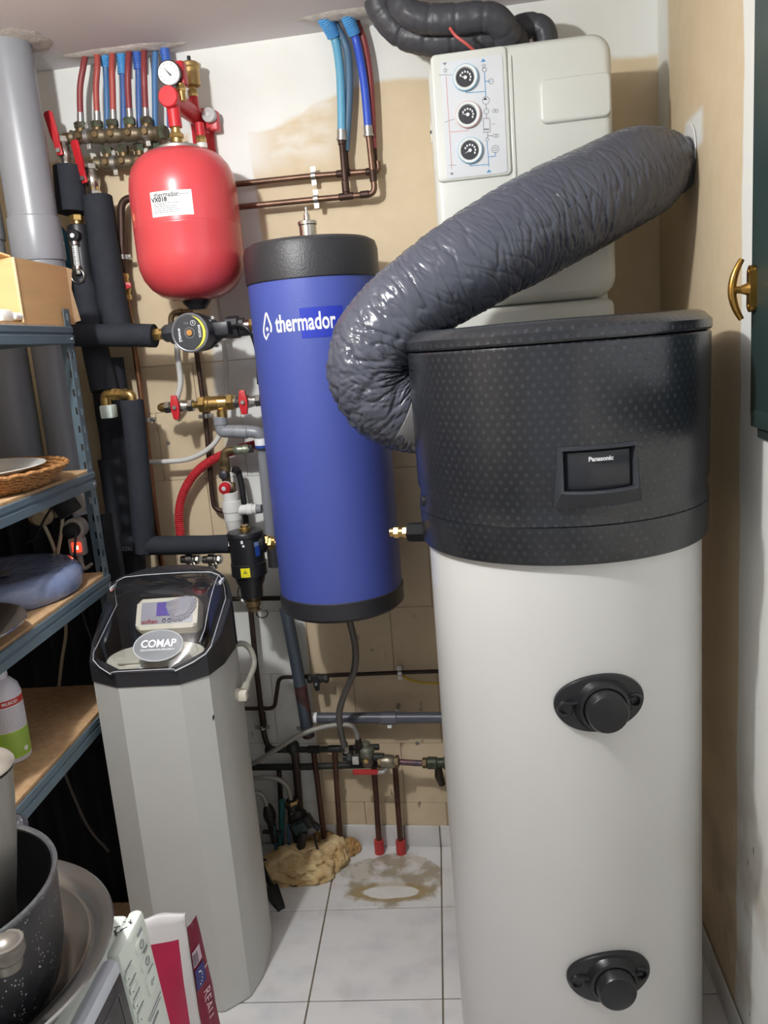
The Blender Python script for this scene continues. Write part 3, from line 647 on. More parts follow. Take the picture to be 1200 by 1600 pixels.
# ================= wall-hung boiler =================
BO = .315; bl = W(668, 120, BO); br_ = W(957, 120, BO); top = W(800, 66, BO).z
bw = (br_ - bl).dot(WT); bmid = bl + WT * bw / 2; zbot = 1.30
IV = mat('boiler_white', (208, 211, 205), .35, 0, .04, 4, coat=.15)
tb = thing('wall_boiler', 'white wall-hung boiler with three round gauges, partly behind the grey duct', 'boiler', Vector((bmid.x, bmid.y + .12, zbot)))
def bp(u, z, o=BO): return bl + WT * u + WN * (BO - o) + ZUP * (z - bl.z)      # u from the left edge, o from the wall
def rr_prof(u0, u1, z0, z1, r, n=6):
    cx, cy = (u0 + u1) / 2, (z0 + z1) / 2; return [(cx + x, cy + y) for x, y in rrect(u1 - u0, z1 - z0, r, n)]
def shell(name, u0, u1, z0, z1, r, o0, o1, rad, M=IV, parent=None, n=6):
    b = BM(); L_ = [[bp(u, z, o0) for u, z in rr_prof(u0, u1, z0, z1, r, n)]]
    for k in range(5):
        a = k / 4 * PI / 2; ins = rad * (1 - math.cos(a)); L_.append([bp(u, z, o1 - rad + rad * math.sin(a)) for u, z in rr_prof(u0 + ins, u1 - ins, z0 + ins, z1 - ins, max(r - ins, .003), n)])
    rings(b, L_); return obj(name, b, M, parent or tb)
zr = bp(0, 0).z
zlow = W(955, 462, BO).z
shell('rear_case', .012, bw - .012, zbot, top - .012, .03, .0, BO - .06, .01)
pu0 = (W(694, 200, BO) - bl).dot(WT); pu1 = (W(789, 180, BO) - bl).dot(WT); pz0 = W(740, 276, BO).z; pz1 = W(740, 92, BO).z
shell('front_cover', 0, bw, zlow, top, .045, .1, BO, .02)
shell('lower_cover', .002, bw - .004, zbot, zlow - .004, .02, .1, BO - .004, .016)
shell('display_bezel', pu0 - .022, pu1 + .010, pz0 - .006, pz1 + .018, .012, BO - .006, BO + .006, .005)
ux0 = (W(843, 160, BO) - bl).dot(WT); rz0 = W(850, 195, BO).z; rz1 = W(850, 125, BO).z
shell('raised_pad', ux0, bw - .004, rz0, rz1, .016, BO - .01, BO + .009, .007)
b = BM(); box(b, bp(pu1 + .016, (zlow + top) / 2 + .09, BO + .0015), (.008, .004, .33), (WT, WN, ZUP), bev=.0015); obj('cover_rib', b, IV, tb)
FOIL = mat('foil_panel', (214, 218, 222), .28, .12, .06, 5)
b = BM(); P = [bp(u, z, BO + .0062) for u, z in rr_prof(pu0, pu1, pz0, pz1, .006)]; prism(b, P, -WN * .0012); fp = obj('schematic_panel', b, FOIL, tb)
def pline(pts, wd, M, nm='line'):         # printed line on the panel; pts in pixels
    b = BM()
    Q = [W(x, y, BO + .0078) for x, y in pts]
    for a, c in zip(Q, Q[1:]):
        d = (c - a).normalized(); s = d.cross(WN).normalized(); b.faces.new([b.verts.new(v) for v in (a - s * wd / 2 - d * wd / 2, a + s * wd / 2 - d * wd / 2, c + s * wd / 2 + d * wd / 2, c - s * wd / 2 + d * wd / 2)])
    return obj(nm, b, M, fp)
PB = mat('print_blue', (74, 140, 190), .5); PR = mat('print_red', (206, 150, 152), .5); PG = mat('print_grey', (120, 124, 130), .5)
pline([(697, 120), (706, 264)], .0014, PR); pline([(731, 196), (731, 204), (703, 206)], .0014, PR)
pline([(757, 114), (759, 150)], .0016, PB); pline([(728, 140), (729, 145), (757, 143)], .0016, PB); pline([(761, 221), (764, 260)], .0016, PB); pline([(734, 254), (735, 259), (763, 257)], .0016, PB); pline([(764, 245), (774, 244), (774, 238)], .0016, PB); pline([(758, 127), (767, 127)], .0016, PB)
pline([(759, 163), (760, 170)], .0014, PG); pline([(760, 179), (760, 185)], .0014, PG); pline([(762, 207), (762, 216)], .0014, PG); pline([(762, 212), (770, 212)], .0014, PG)
pline([(755, 185), (765, 185), (766, 206), (756, 207), (755, 185)], .0012, PG); pline([(769, 194), (773, 194)], .001, PG); pline([(757, 202), (763, 202)], .003, PG)
pline([(686, 117), (706, 117)], .001, PG); pline([(695, 191), (710, 186)], .001, PG); pline([(702, 258), (712, 258)], .001, PG)
def tri(px, py, s, M, up=1):
    b = BM(); c = W(px, py, BO + .0078); b.faces.new([b.verts.new(c + v) for v in (-WT * s - ZUP * s * .55 * up, WT * s - ZUP * s * .55 * up, ZUP * s * .55 * up)]); obj('arrow', b, M, fp)
tri(755, 94, .006, PB); tri(764, 267, .006, PB); tri(695, 100, .005, PG, -1); tri(706, 272, .005, PG, -1); tri(758, 154, .005, PRINT_K)
def pring(px, py, r, M, wd=.0012, n=20, nm='symbol', star=0):
    c = W(px, py, BO + .0078); b = BM()
    for k in range(n):
        rr = [r * (1 if not star or (k + q) % 2 == 0 else .45) for q in (0, 1)]
        a = [2 * PI * (k + q) / n + PI / 2 for q in (0, 1)]; b.faces.new([b.verts.new(c + (WT * math.cos(x) + ZUP * math.sin(x)) * y) for x, y in ((a[0], rr[0] - wd), (a[1], rr[1] - wd), (a[1], rr[1]), (a[0], rr[0]))])
    obj(nm, b, M, fp)
pring(759, 157, .0085, PG); pring(774, 233, .0085, PG); pring(774, 233, .004, PG); pring(767, 127, .006, PG); pring(696, 110, .006, PG, star=1, n=10); pring(756, 103, .006, PG, star=1, n=10); pring(757, 109, .005, PG); pring(760, 174, .006, PG); pring(772, 173, .004, PG); pring(776, 173, .004, PG); pring(773, 212, .004, PG); pring(777, 212, .004, PG); pring(761, 218, .004, PG)
for px, py, M_, na in ((727, 121, mat('ring_blue', (120, 176, 206), .4), 165), (731, 179, mat('ring_pink', (214, 172, 168), .4), 172), (734.5, 235, MATS['ring_blue'], 205)):
    c = W(px, py, BO + .0112)
    b = BM(); lathe(b, c, -WN, [(-.006, .028), (.0, .0285), (.0035, .028), (.0035, .0272), (-.006, .0272)], 40, hol=True); gz = obj('gauge', b, M_, tb)
    b = BM(); lathe(b, c, -WN, [(-.004, .0273), (.003, .0273), (.0045, .026), (.004, .0215), (-.001, .0195), (-.004, .0195)], 40, hol=True); obj('bezel', b, mat('pale_ring', (218, 224, 224), .35), gz)
    b = BM(); lathe(b, c, -WN, [(-.003, .0195), (-.0012, .0195), (-.001, 0)], 32); obj('dial', b, mat('dial_dark', (46, 48, 54), .4), gz)
    b = BM()
    for k in range(7):
        a = math.radians(-30 + 30 * k); q = c - WN * .0004 + (WT * math.cos(a) + ZUP * math.sin(a)) * .012; box(b, q, (.0032, .0004, .0042), (WT, WN, ZUP))
    cyl(b, c, c - WN * .002, .0038, 14); a = math.radians(na); dv = WT * math.cos(a) + ZUP * math.sin(a)
    prism(b, [c - WN * .0012 + dv * .014, c - WN * .0012 + dv.cross(WN) * .0012, c - WN * .0012 - dv.cross(WN) * .0012], -WN * .0004); obj('scale', b, PRINT_W, gz)
q = bp(-.0, W(672, 203, BO).z, BO - .04); b = BM(); box(b, q + WT * .001, (.008, .03, .045), (WT, WN, ZUP), bev=.003); obj('latch', b, IV, tb)
b = BM(); cyl(b, q - WN * .016 + WT * .0, q - WN * .02 + WT * .0, .004, 12); obj('screw', b, PRINT_K, tb)
# ================= floor-heating hoses and manifolds, upper left =================
HOSE = {'dark_red': mat('hose_dark_red', (140, 62, 64), .42, 0, .1, 12), 'red': mat('hose_red', (172, 80, 74), .42, 0, .1, 12), 'blue': mat('hose_blue', (82, 126, 176), .42, 0, .08, 12), 'mid': mat('hose_mid_blue', (76, 108, 170), .42, 0, .08, 12), 'pale': mat('hose_pale_blue', (104, 172, 204), .38, 0, .06, 12), 'royal': mat('hose_royal_blue', (58, 92, 206), .38, 0, .06, 12), 'slate': mat('hose_slate_blue', (84, 116, 142), .45, 0, .1, 12)}
HCOR = mat('corrugated_blue', (86, 160, 220), .4, 0, .06, 14)
def hose(name, label, px, col, r, o, group, sheath=None, ferrule=True, smat=None):
    """plastic hose out of the ceiling, pixels top to bottom, o from the wall"""
    P = [AZ(px[0][0], px[0][1], ZC + .004)] + [W(x, y, o) for x, y in px[1:]]
    t = thing(name, label, 'hose', P[-1], group); S = smooth(P, 10)
    b = BM(); tube(b, S, r, 12); obj('pipe', b, HOSE[col], t)
    if sheath:
        n = max(2, int(len(S) * sheath)); Q = resample(S[:n], .0014)
        b = BM(); tube(b, Q, r * 1.5, 14, rf=lambda s, i: r * (1.62 if (i // 2) % 2 else 1.42)); obj('corrugated_sleeve', b, smat or HCOR, t)
    if ferrule:
        d = (S[-1] - S[-2]).normalized(); b = BM(); lathe(b, S[-1] - d * .022, d, [(0, r * 1.12), (.02, r * 1.12), (.021, r * 1.3), (.026, r * 1.3)], 14); obj('ferrule', b, STEEL, t)
    return t
oU, oL = .085, .052
reds = [((134, 83), (130, 105), (125, 140), (126, 190), 'dark_red', 'leftmost dark red hose on the upper brass manifold'), ((152, 80), (152, 105), (150, 140), (152, 188), 'red', 'second hose from the left on the upper manifold, brick red'),
        ((176, 78), (175, 105), (176, 140), (177, 186), 'red', 'middle brick red hose on the upper manifold between two blue hoses'), ((202, 74), (200, 105), (200, 140), (203, 184), 'dark_red', 'fourth red hose on the upper manifold, dark and bowed'), ((225, 73), (225, 105), (226, 140), (228, 183), 'dark_red', 'rightmost dark red hose on the upper manifold')]
for *p, c, l in reds: hose('heating_hose', l, p, c, .0082, oU, 'floor heating hoses at the ceiling', ferrule=True)
blues = [((165, 80), (165, 105), (167, 150), (168, 222), 'blue', .36, 'first blue hose from the left, pale corrugated top'), ((189, 77), (191, 105), (193, 150), (194, 219), 'mid', .46, 'second blue hose from the left, long pale corrugated sleeve'),
         ((213, 74), (216, 105), (217, 150), (218, 216), 'mid', .40, 'third blue hose from the left, dark corrugated sleeve'), ((243, 74), (242, 105), (242, 150), (243, 214), 'blue', 0, 'fourth blue hose from the left, smooth without sleeve'), ((256, 70), (261, 105), (264, 150), (266, 214), 'mid', .42, 'fifth blue hose, corrugated, behind the pressure gauge')]
for k, (*p, c, sh, l) in enumerate(blues): hose('heating_hose', l, p, c, .0082, .05, 'floor heating hoses at the ceiling', sheath=sh, smat=mat('corrugated_royal', (70, 112, 196), .4) if k in (2, 4) else None)
def manifold(label, p0, p1, o, r, outs, up_nuts, elbow, group):
    a, c = W(*p0, o), W(*p1, o); d = (c - a).normalized(); L = (c - a).length
    t = thing('brass_manifold', label, 'manifold', a, group)
    prof = [(0, r * .8), (.0, r * 1.15), (.02, r * 1.15), (.022, r * .95)]
    for q in outs:
        s = (W(q[0], p0[1] + (p1[1] - p0[1]) * (q[0] - p0[0]) / (p1[0] - p0[0]), o) - a).dot(d); prof += [(s - .019, r * .92), (s - .013, r * 1.15), (s + .013, r * 1.15), (s + .019, r * .92)]
    prof += [(L - .004, r), (L, r * .8)]
    prof = [prof[0]] + sorted(prof[1:], key=lambda v: v[0]); b = BM(); lathe(b, a, d, prof, 22); obj('body', b, mat('manifold_brass', (122, 112, 92), .48, .6, .3, 30), t)
    for q in outs:
        s = a + d * (W(q[0], p0[1] + (p1[1] - p0[1]) * (q[0] - p0[0]) / (p1[0] - p0[0]), o) - a).dot(d); e = W(q[0], q[1], o); e = s + ZUP * (e.z - s.z)
        b = BM(); cyl(b, s, s + (e - s) * .62, r * .8, 16); obj('outlet', b, OBRASS, t)
        b = BM(); hexnut(b, s + (e - s) * .55, e, r * .98); obj('nut', b, GREENISH, t)
        b = BM(); cyl(b, s - WN * r * .9, s - WN * (r + .008), r * .55, 14, .002); obj('front_plug', b, OBRASS, t)
    e = a + (W(*elbow, o) - a); b = BM(); tube(b, fillet([a + d * .01, Vector((e.x, e.y, a.z)), e], .02), r * .85, 16); obj('elbow', b, OBRASS, t)
    return t, a, d, L
t, a, d, L = manifold('upper tarnished brass manifold fed by the red hoses', (113, 215), (250, 207), oU, .0168, [(128, 191), (154, 189), (178, 187), (205, 184), (231, 183)], 1, (101, 232), 'brass hose manifolds')
for s in (.045, .215): clip(t, a + d * s, d, .0172, oU)
b = BM(); hexnut(b, a + d * L, a + d * (L + .018), .019); obj('end_nut', b, GREENISH, t)
t, a, d, L = manifold('lower tarnished brass manifold fed by the blue hoses, half behind the red vessel', (150, 256), (262, 249), oL, .0162, [(170, 230), (195, 227), (220, 224), (245, 221)], 1, (143, 268), 'brass hose manifolds')
for s in (.055, .15): clip(t, a + d * s, d, .0166, oL)
valve('isolating_valve', 'nickel ball valve with long red lever, leftmost under the upper manifold', W(101, 240, .09), ZUP, -WN + WT * .1, 1.2, WT * -.16 + ZUP * 1.0)
valve('isolating_valve', 'nickel ball valve with red lever beside the red vessel, under the lower manifold', W(145, 282, .075), ZUP, -WN - WT * .25, 1.2, WT * -.16 + ZUP * 1.0)
b = BM(); q = W(147, 297, .075); hexnut(b, q + ZUP * .012, q - ZUP * .022, .0165); tag(obj('brass_reducer', b, BRASS), 'short brass reducer between nickel valve and black insulated pipe', 'fitting')

# ================= black insulated pipes =================
def lag(name, label, px, r, group='black foam insulated pipes', seg=28, fr=.05, dent=.002, parts=None, straight=True):
    P = [W(*p) for p in px]; Q = resample(fillet(P, fr) if straight else smooth(P, 8), .012)
    def rf(s, i): return r * (1 + .02 * noise.noise((s * 9, px[0][0], 2)))
    b = BM(); V = tube(b, Q, r, seg, rf=rf)
    for v in b.verts: v.co += Vector((noise.noise(v.co * 14), noise.noise(v.co * 14 + Vector((5, 0, 0))), noise.noise(v.co * 14 + Vector((0, 9, 0))))) * dent
    if not parts: return obj(name, b, FOAM, None, label, 'pipe', group)
    t = thing(name, label, 'pipe', min(P, key=lambda v: v.z), group); obj('foam_sleeve', b, FOAM, t); return t
OI = .2
lag('insulated_pipe', 'short black foam sleeve under the leftmost red lever valve', [(107, 262, .09), (113, 334, .1)], .041)
lag('insulated_pipe', 'black foam covered riser below the flow setter, left of its twin', [(131, 443, .11), (141, 505, .12), (163, 612, .14)], .037)
lag('insulated_pipe', 'tall black foam riser from the brass reducer down to the horizontal sleeve', [(152, 308, .085), (166, 410, .1), (186, 530, .12)], .041)
lag('insulated_pipe', 'horizontal black foam sleeve leading right into the circulation pump', [(98, 524, OI), (170, 524, OI), (243, 524, OI)], .0305)
lag('insulated_pipe', 'slim upright black foam sleeve below the brass elbow pair', [(206, 625, OI), (219, 760, OI), (226, 862, OI)], .031)
lag('insulated_pipe', 'horizontal black foam sleeve leading into the black magnetic filter', [(225, 853, OI), (290, 852, OI), (360, 850, OI)], .0265)
t = lag('insulated_pipe', 'stub of black foam pipe with white digits left of the brown copper pipe', [(160, 853, OI - .01), (190, 853, OI - .01), (224, 854, OI - .01)], .029, parts=1)
p = W(197, 857, OI + .0205); tb_ = place(text_bm('78232', .016, .0003), p, -WT, -ZUP); obj('print', tb_, PRINT_G, t)
lag('insulated_pipe', 'thick black foam riser in the shade behind the slim upright sleeve', [(165, 560, .07), (186, 700, .07), (203, 900, .07)], .05)
lag('insulated_pipe', 'thicker black foam collar at the foot of the shaded riser', [(176, 716, .1), (186, 780, .1), (200, 905, .1)], .042)
# flow setter between the two left sleeves
p0 = W(119, 336, .1); p1 = W(132, 442, .11); d = (p1 - p0).normalized(); L = (p1 - p0).length
t = thing('flow_setter', 'black flow setter with glass scale and chrome pull ring between foam sleeves', 'flow meter', p1)
b = BM(); hexnut(b, p0, p0 + d * .018, .019); cyl(b, p0 + d * .016, p0 + d * .03, .015); obj('brass_union', b, BRASS, t)
b = BM(); lathe(b, p0, d, [(.026, .020), (.03, .028), (.05, .030), (.055, .029), (.16, .028), (.165, .03), (.175, .036), (L, .036)], 22); obj('body', b, mat('black_cast', (44, 46, 50), .4, .1, .2, 25), t)
q = p0 + d * .060 - WN * .034 + WT * .006; b = BM(); lathe(b, q + WN * .012, -WN, [(0, .015), (.014, .017), (.022, .0165), (.024, .014), (.0245, .006)], 24); kn = obj('dial_knob', b, BLACK, t)
b = BM(); cyl(b, q - WN * .0125, q - WN * .0145, .0062, 14); 
for k in range(7):
    a = math.radians(60 + 30 * k); box(b, q - WN * .0105 + (WT * math.cos(a) + ZUP * math.sin(a)) * .0125, (.0022, .0006, .0022), (WT, WN, ZUP))
obj('dial_marks', b, PRINT_W, kn)
g0, g1 = p0 + d * .086 - WN * .036 + WT * .004, p0 + d * .14 - WN * .036 + WT * .004
b = BM(); cyl(b, g0 - d * .012, g0, .0125, 16, .002); obj('sight_collar', b, CHROME, t); b = BM(); cyl(b, g1, g1 + d * .008, .011, 16); obj('sight_collar', b, CHROME, t)
b = BM(); cyl(b, g0, g1, .0085, 16); st = obj('sight_tube', b, mat('sight_glass', (206, 208, 206), .12), t)
b = BM()
for k in range(10): box(b, g0 + (g1 - g0) * (k + .5) / 10 - WN * .0086, (.008 if k % 2 else .005, .0006, .0012), (WT, WN, ZUP))
obj('scale', b, PRINT_K, st)
b = BM(); q = g1 + d * .026 - WN * .006; tube(b, [q + (WT * math.cos(2 * PI * k / 30) + ZUP * math.sin(2 * PI * k / 30)) * .0185 for k in range(30)], .0021, 8, closed=True); obj('pull_ring', b, CHROME, t)
b = BM(); hexnut(b, g1 + d * .008, g1 + d * .022, .009); obj('valve_pin', b, CHROME, t)
b = BM(); P = smooth([W(93, 358, .03), W(98, 372, .05), W(100, 392, .05), W(108, 420, .04), W(112, 450, .03)], 6); tube(b, P, .013, 10, rf=lambda s, i: .011 + .006 * math.sin(min(1, s / .1) * PI)); tag(obj('blue_rag', b, mat('blue_cloth', (58, 132, 178), .7, 0, .4, 20, .4, 60)), 'crumpled blue plastic strip behind the grey drainpipe and flow setter', 'plastic strip')
# brass elbow pair with white cap between two sleeves
t = thing('brass_elbow_pair', 'brass elbow fitting with white square cap between two foam sleeves', 'fitting', W(171, 655, OI))
e0, e1 = W(164, 616, OI), W(205, 616, OI)
b = BM(); tube(b, fillet([W(166, 633, OI), e0, e0 + (e1 - e0) * .35], .014), .0135, 16); obj('elbow', b, BRASS, t)
b = BM(); d = (e1 - e0).normalized(); hexnut(b, e0 + (e1 - e0) * .3, e0 + (e1 - e0) * .45, .0175); cyl(b, e0 + (e1 - e0) * .42, e0 + (e1 - e0) * .8, .013); hexnut(b, e0 + (e1 - e0) * .5, e0 + (e1 - e0) * .62, .0165); lathe(b, e0 + (e1 - e0) * .66, d, [(0, .013), (.002, .0155), (.012, .0155), (.014, .013)], 18); obj('union', b, BRASS, t)
b = BM(); tube(b, fillet([e0 + (e1 - e0) * .75, e1, W(207, 628, OI)], .016), .013, 16); obj('elbow', b, BRASS, t)
b = BM(); box(b, W(170, 643, OI), (.036, .036, .036), (WT, WN, ZUP), bev=.004); obj('cap', b, mat('pale_cap', (206, 218, 210), .5, 0, .06, 20), t)

# ================= circulation pump =================
pc = W(318, 520, OI); t = thing('circulation_pump', 'black round circulation pump with yellow arc on its face', 'pump', pc)
PB_ = mat('pump_black', (46, 48, 53), .4, 0, .1, 30); PCAST = mat('pump_cast', (58, 58, 60), .5, .3, .2, 40)
l0 = W(241, 523, OI); r0 = W(397, 508, OI); pa = (r0 - l0).normalized()
b = BM(); hexnut(b, l0, l0 + pa * .02, .017); cyl(b, l0 + pa * .015, l0 + pa * .035, .0135); obj('brass_end', b, BRASS, t)
b = BM(); lathe(b, l0 + pa * .028, pa, [(0, .02), (.006, .023), (.018, .023), (.02, .029), (.05, .029), (.053, .024), (.07, .024)], 8); obj('union_nut', b, PB_, t)
b = BM(); lathe(b, pc - pa * .075, pa, [(0, .024), (.02, .024), (.04, .034), (.075, .042), (.11, .03), (.125, .02), (.2, .018)], 22); obj('volute', b, PCAST, t)
b = BM(); lathe(b, r0 - pa * .075, pa, [(0, .022), (.003, .029), (.035, .029), (.038, .023), (.05, .022)], 8); obj('union_nut', b, PB_, t)
b = BM(); cyl(b, r0 - pa * .04, r0 - pa * .01, .0165, 18); obj('sleeve', b, CHROME, t)
b = BM(); hexnut(b, r0 - pa * .014, r0 + pa * .012, .0175); obj('brass_end', b, BRASS, t)
pm = pc - WN * .02
b = BM(); lathe(b, pm + WN * .02, -WN, [(0, .046), (.012, .047), (.014, .0445), (.05, .0445), (.056, .05), (.094, .05)], 44); obj('motor', b, PB_, t)
b = BM(); fpl = pm - WN * .074; lathe(b, fpl, -WN, [(-.012, .0475), (.0, .0495), (.005, .0485), (.0065, .046), (.0055, .0435), (-.012, .0435)], 48, hol=True); obj('face_ring', b, mat('pump_ring', (120, 122, 126), .35, .3), t)
b = BM(); lathe(b, fpl, -WN, [(-.002, .0438), (.005, .0436), (.0055, 0)], 48); fc = obj('face', b, mat('pump_face', (54, 57, 62), .4), t)
fo = fpl - WN * .0062
def fpt(x, y): return fo + WT * x + ZUP * y
b = BM()
for k in range(24):
    a0, a1 = math.radians(75 - 150 * k / 24), math.radians(75 - 150 * (k + 1) / 24); w0, w1 = (.0007 + .0062 * math.sin(PI * k / 24)), (.0007 + .0062 * math.sin(PI * (k + 1) / 24))
    b.faces.new([b.verts.new(fpt(r * math.cos(a), r * math.sin(a))) for a, r in ((a0, .0425 - w0), (a0, .0425), (a1, .0425), (a1, .0425 - w1))])
obj('yellow_arc', b, mat('pump_yellow', (226, 222, 76), .45), fc)
for s, x, y, sz in (('EVOSTA', .0265, .002, .0085), ('evosta2', -.026, -.004, .011)):
    b = place(text_bm(s, sz, .0002, depth=.0001), fpt(x, y), -ZUP, WT); obj('lettering', b, PRINT_W, fc)
b = place(text_bm('DAB', .006, .0001, depth=.0001), fpt(-.006, .024), WT, ZUP); obj('lettering', b, PRINT_G, fc)
b = BM(); c_ = fpt(.012, .0235)
tube(b, [c_ + (WT * math.cos(2 * PI * k / 24) + ZUP * math.sin(2 * PI * k / 24)) * .0062 for k in range(24)], .0006, 6, closed=True); box(b, c_ + ZUP * .001, (.0016, .0004, .006), (WT, WN, ZUP)); obj('mode_button', b, PRINT_W, fc)
b = BM(); lathe(b, fo + WN * .001, -WN, [(0, .0135), (.0012, .0135), (.0012, .0122), (0, .0122)], 32, hol=True); obj('centre_ring', b, PRINT_G, fc)
b = BM(); lathe(b, fo + WN * .001, -WN, [(0, .008), (.004, .0075), (.0042, .0)], 24); obj('bleed_screw', b, mat('copper_screw', (214, 160, 96), .35, .8), fc)
b = BM(); box(b, pm + WT * .062 + ZUP * .006 - WN * .01, (.05, .05, .034), (WT, WN, ZUP), bev=.004); obj('plug_socket', b, PB_, t)
for s in ((1, 1), (1, -1), (-1, 1), (-1, -1)):
    q = pm + WN * .014 + WT * s[0] * .036 + ZUP * s[1] * .036; b = BM(); cyl(b, q, q - WN * .012, .0045, 10); obj('bolt', b, STEEL, t)
b = BM(); tube(b, smooth([pm + WT * .085 + ZUP * .008 - WN * .01, W(374, 508, .24), W(388, 515, .245), W(397, 535, .235), W(402, 560, .215), W(404, 600, .2)], 8), .0045, 8); obj('cable', b, CABLE_K, t)

# ================= magnetic filter =================
mc = W(385, 850, OI); t = thing('magnetic_filter', 'black cylindrical magnetic filter with yellow sticker, hung beside the blue tank', 'filter', W(388, 935, OI))
FB = mat('filter_black', (30, 31, 34), .38)
zt_ = W(385, 829, OI).z; K = 1.17
b = BM(); lathe(b, Vector((mc.x, mc.y, zt_)), -ZUP, [(s, r * K) for s, r in ((0, .03), (.001, .041), (.005, .043), (.014, .043), (.016, .041), (.088, .0405), (.09, .0425), (.125, .0425), (.128, .037), (.145, .034), (.16, .0275), (.19, .026))], 36); obj('body', b, FB, t)
b = BM(); lathe(b, Vector((mc.x, mc.y, zt_)), ZUP, [(-.002, .0155), (.008, .0155), (.009, .012), (.016, .012)], 20); obj('brass_vent', b, BRASS, t)
b = BM(); lathe(b, Vector((mc.x, mc.y, zt_ - .188)), -ZUP, [(0, .0185), (.012, .0185), (.013, .021), (.03, .021), (.033, .017), (.045, .016)], 20); obj('drain_outlet', b, OBRASS, t)
b = BM(); q = Vector((mc.x, mc.y, zt_ - .2)) - WT * .026 - WN * .012; ball(b, q, .009, 14); obj('drain_plug', b, STEEL, t)
b = BM(); tube(b, smooth([q, q - WT * .012 + ZUP * .02, q - WT * .004 + ZUP * .045, q + WT * .006 + ZUP * .05], 6), .0015, 6); obj('retaining_loop', b, CABLE_K, t)
b = BM(); q = Vector((mc.x, mc.y, zt_ - .242)) + WT * .022; tube(b, [q + (WT * math.cos(2 * PI * k / 20) * 1.3 + ZUP * math.sin(2 * PI * k / 20)) * .013 for k in range(20)], .0018, 6, closed=True); obj('cap_ring', b, CABLE_K, t)
thM = math.atan2(-mc.x, mc.y) * -1
thc = -math.atan2(mc.x, mc.y) * 1.0
def on_filter(nm, x, z, wd, hg, M, R_=.0428):
    R_ *= K
    b = BM(); 
    for k in range(6):
        xa, xb = -wd / 2 + wd * k / 6, -wd / 2 + wd * (k + 1) / 6; b.faces.new([b.verts.new((p_, q_, .0004)) for p_, q_ in ((xa, -hg / 2), (xb, -hg / 2), (xb, hg / 2), (xa, hg / 2))])
    bmesh.ops.remove_doubles(b, verts=b.verts, dist=1e-5); wrap(b, mc.x, mc.y, R_, thc + x / R_, zt_ - z); return obj(nm, b, M, t)
yl = on_filter('yellow_sticker', -.012, .108, .026, .026, mat('sticker_yellow', (236, 224, 40), .5))
b = BM()
for p_, q_, w_, h_ in ((0, .001, .003, .006), (-.004, -.001, .002, .005), (.004, -.001, .002, .005), (0, .006, .005, .0015), (0, -.008, .016, .0014)):
    b.faces.new([b.verts.new((p_ + a * w_ / 2, q_ + c * h_ / 2, .0008)) for a, c in ((-1, -1), (1, -1), (1, 1), (-1, 1))])
wrap(b, mc.x, mc.y, .0428 * K, thc - .012 / .0428 / K, zt_ - .108); obj('sticker_print', b, PRINT_K, yl)
on_filter('blue_label', .030, .052, .016, .03, mat('label_blue', (36, 70, 150), .45), .0408); on_filter('pale_label', .029, .033, .016, .012, mat('label_pale', (120, 136, 176), .45), .0408)
on_filter('white_arrow', -.012, .022, .006, .009, PRINT_W, .0408); on_filter('white_arrow', -.009, .033, .006, .006, PRINT_W, .0408)
b = BM(); q = W(360, 850, OI); cyl(b, q, mc, .015, 18); hexnut(b, q - WT * .006, q + WT * .006, .024); hexnut(b, q + WT * .009, q + WT * .017, .022); obj('left_union', b, CHROME, t)
b = BM(); cyl(b, mc + ZUP * .004, W(412, 846, OI), .02, 18); lathe(b, mc + WT * .043, WT, [(0, .024), (.012, .026), (.02, .015)], 20); obj('right_port', b, FB, t)
b = BM(); q = W(414, 846, OI); hexnut(b, q - WT * .002, q + WT * .014, .018); cyl(b, q, q + WT * .03, .0125); obj('right_union', b, BRASS, t)

# ================= copper and plastic runs on the wall =================
GRP = 'copper pipes clipped to the back wall'
o1, o2 = .030, .050
p = lambda x, y, o=o1: W(x, y, o)
t = run('copper_pipe', 'upper of two horizontal copper pipes right of the red vessel', 'pipe', [p(340, 291), p(480, 276), p(592, 267), p(590, 252)], .0082, COPPER, clips=[(p(490, 275), WT)], joints=[(p(537, 271), WT, .04), (p(580, 268), WT, .03)], o=o1, group=GRP, jm=DCOPPER)
t = run('copper_pipe', 'lower of two horizontal copper pipes right of the red vessel', 'pipe', [p(340, 327, o2), p(480, 313, o2), p(586, 303, o2), p(576, 212, o2)], .0082, COPPER, clips=[(p(494, 311, o2), WT)], joints=[(p(541, 307, o2), WT, .04), (p(570, 304, o2), WT, .026), (p(583, 275, o2), ZUP, .03)], o=o2, group=GRP, jm=DCOPPER)
run('copper_pipe', 'short copper riser joining the pale blue hose to the lower pipe', 'pipe', [p(541, 304, o2), p(534, 219, o2)], .0085, DCOPPER, joints=[(p(540, 292, o2), ZUP, .03), (p(534, 222, o2), ZUP, .016)], group=GRP)
run('copper_pipe', 'short copper stub rising behind the pale blue hose', 'pipe', [p(542, 270), p(539, 236)], .0082, DCOPPER, group=GRP); run('copper_pipe', 'short copper stub rising behind the royal blue hose', 'pipe', [p(586, 262), p(584, 230)], .0082, DCOPPER, group=GRP)
HG = 'hoses above the two copper risers'
hose('water_hose', 'pale blue hose with corrugated sleeve above the left copper riser', [(504, 25), (522, 58), (530, 100), (533, 150), (534, 217)], 'pale', .0112, o2 - .004, HG, sheath=.27)
hose('water_hose', 'royal blue hose with pale corrugated sleeve above the right copper riser', [(540, 20), (555, 58), (565, 105), (571, 150), (576, 211)], 'royal', .0105, o2, HG, sheath=.26)
hose('water_hose', 'slate blue hose tucked behind the pale blue hose', [(520, 32), (540, 70), (545, 105), (545, 160), (540, 236)], 'slate', .0105, .034, HG, ferrule=False)
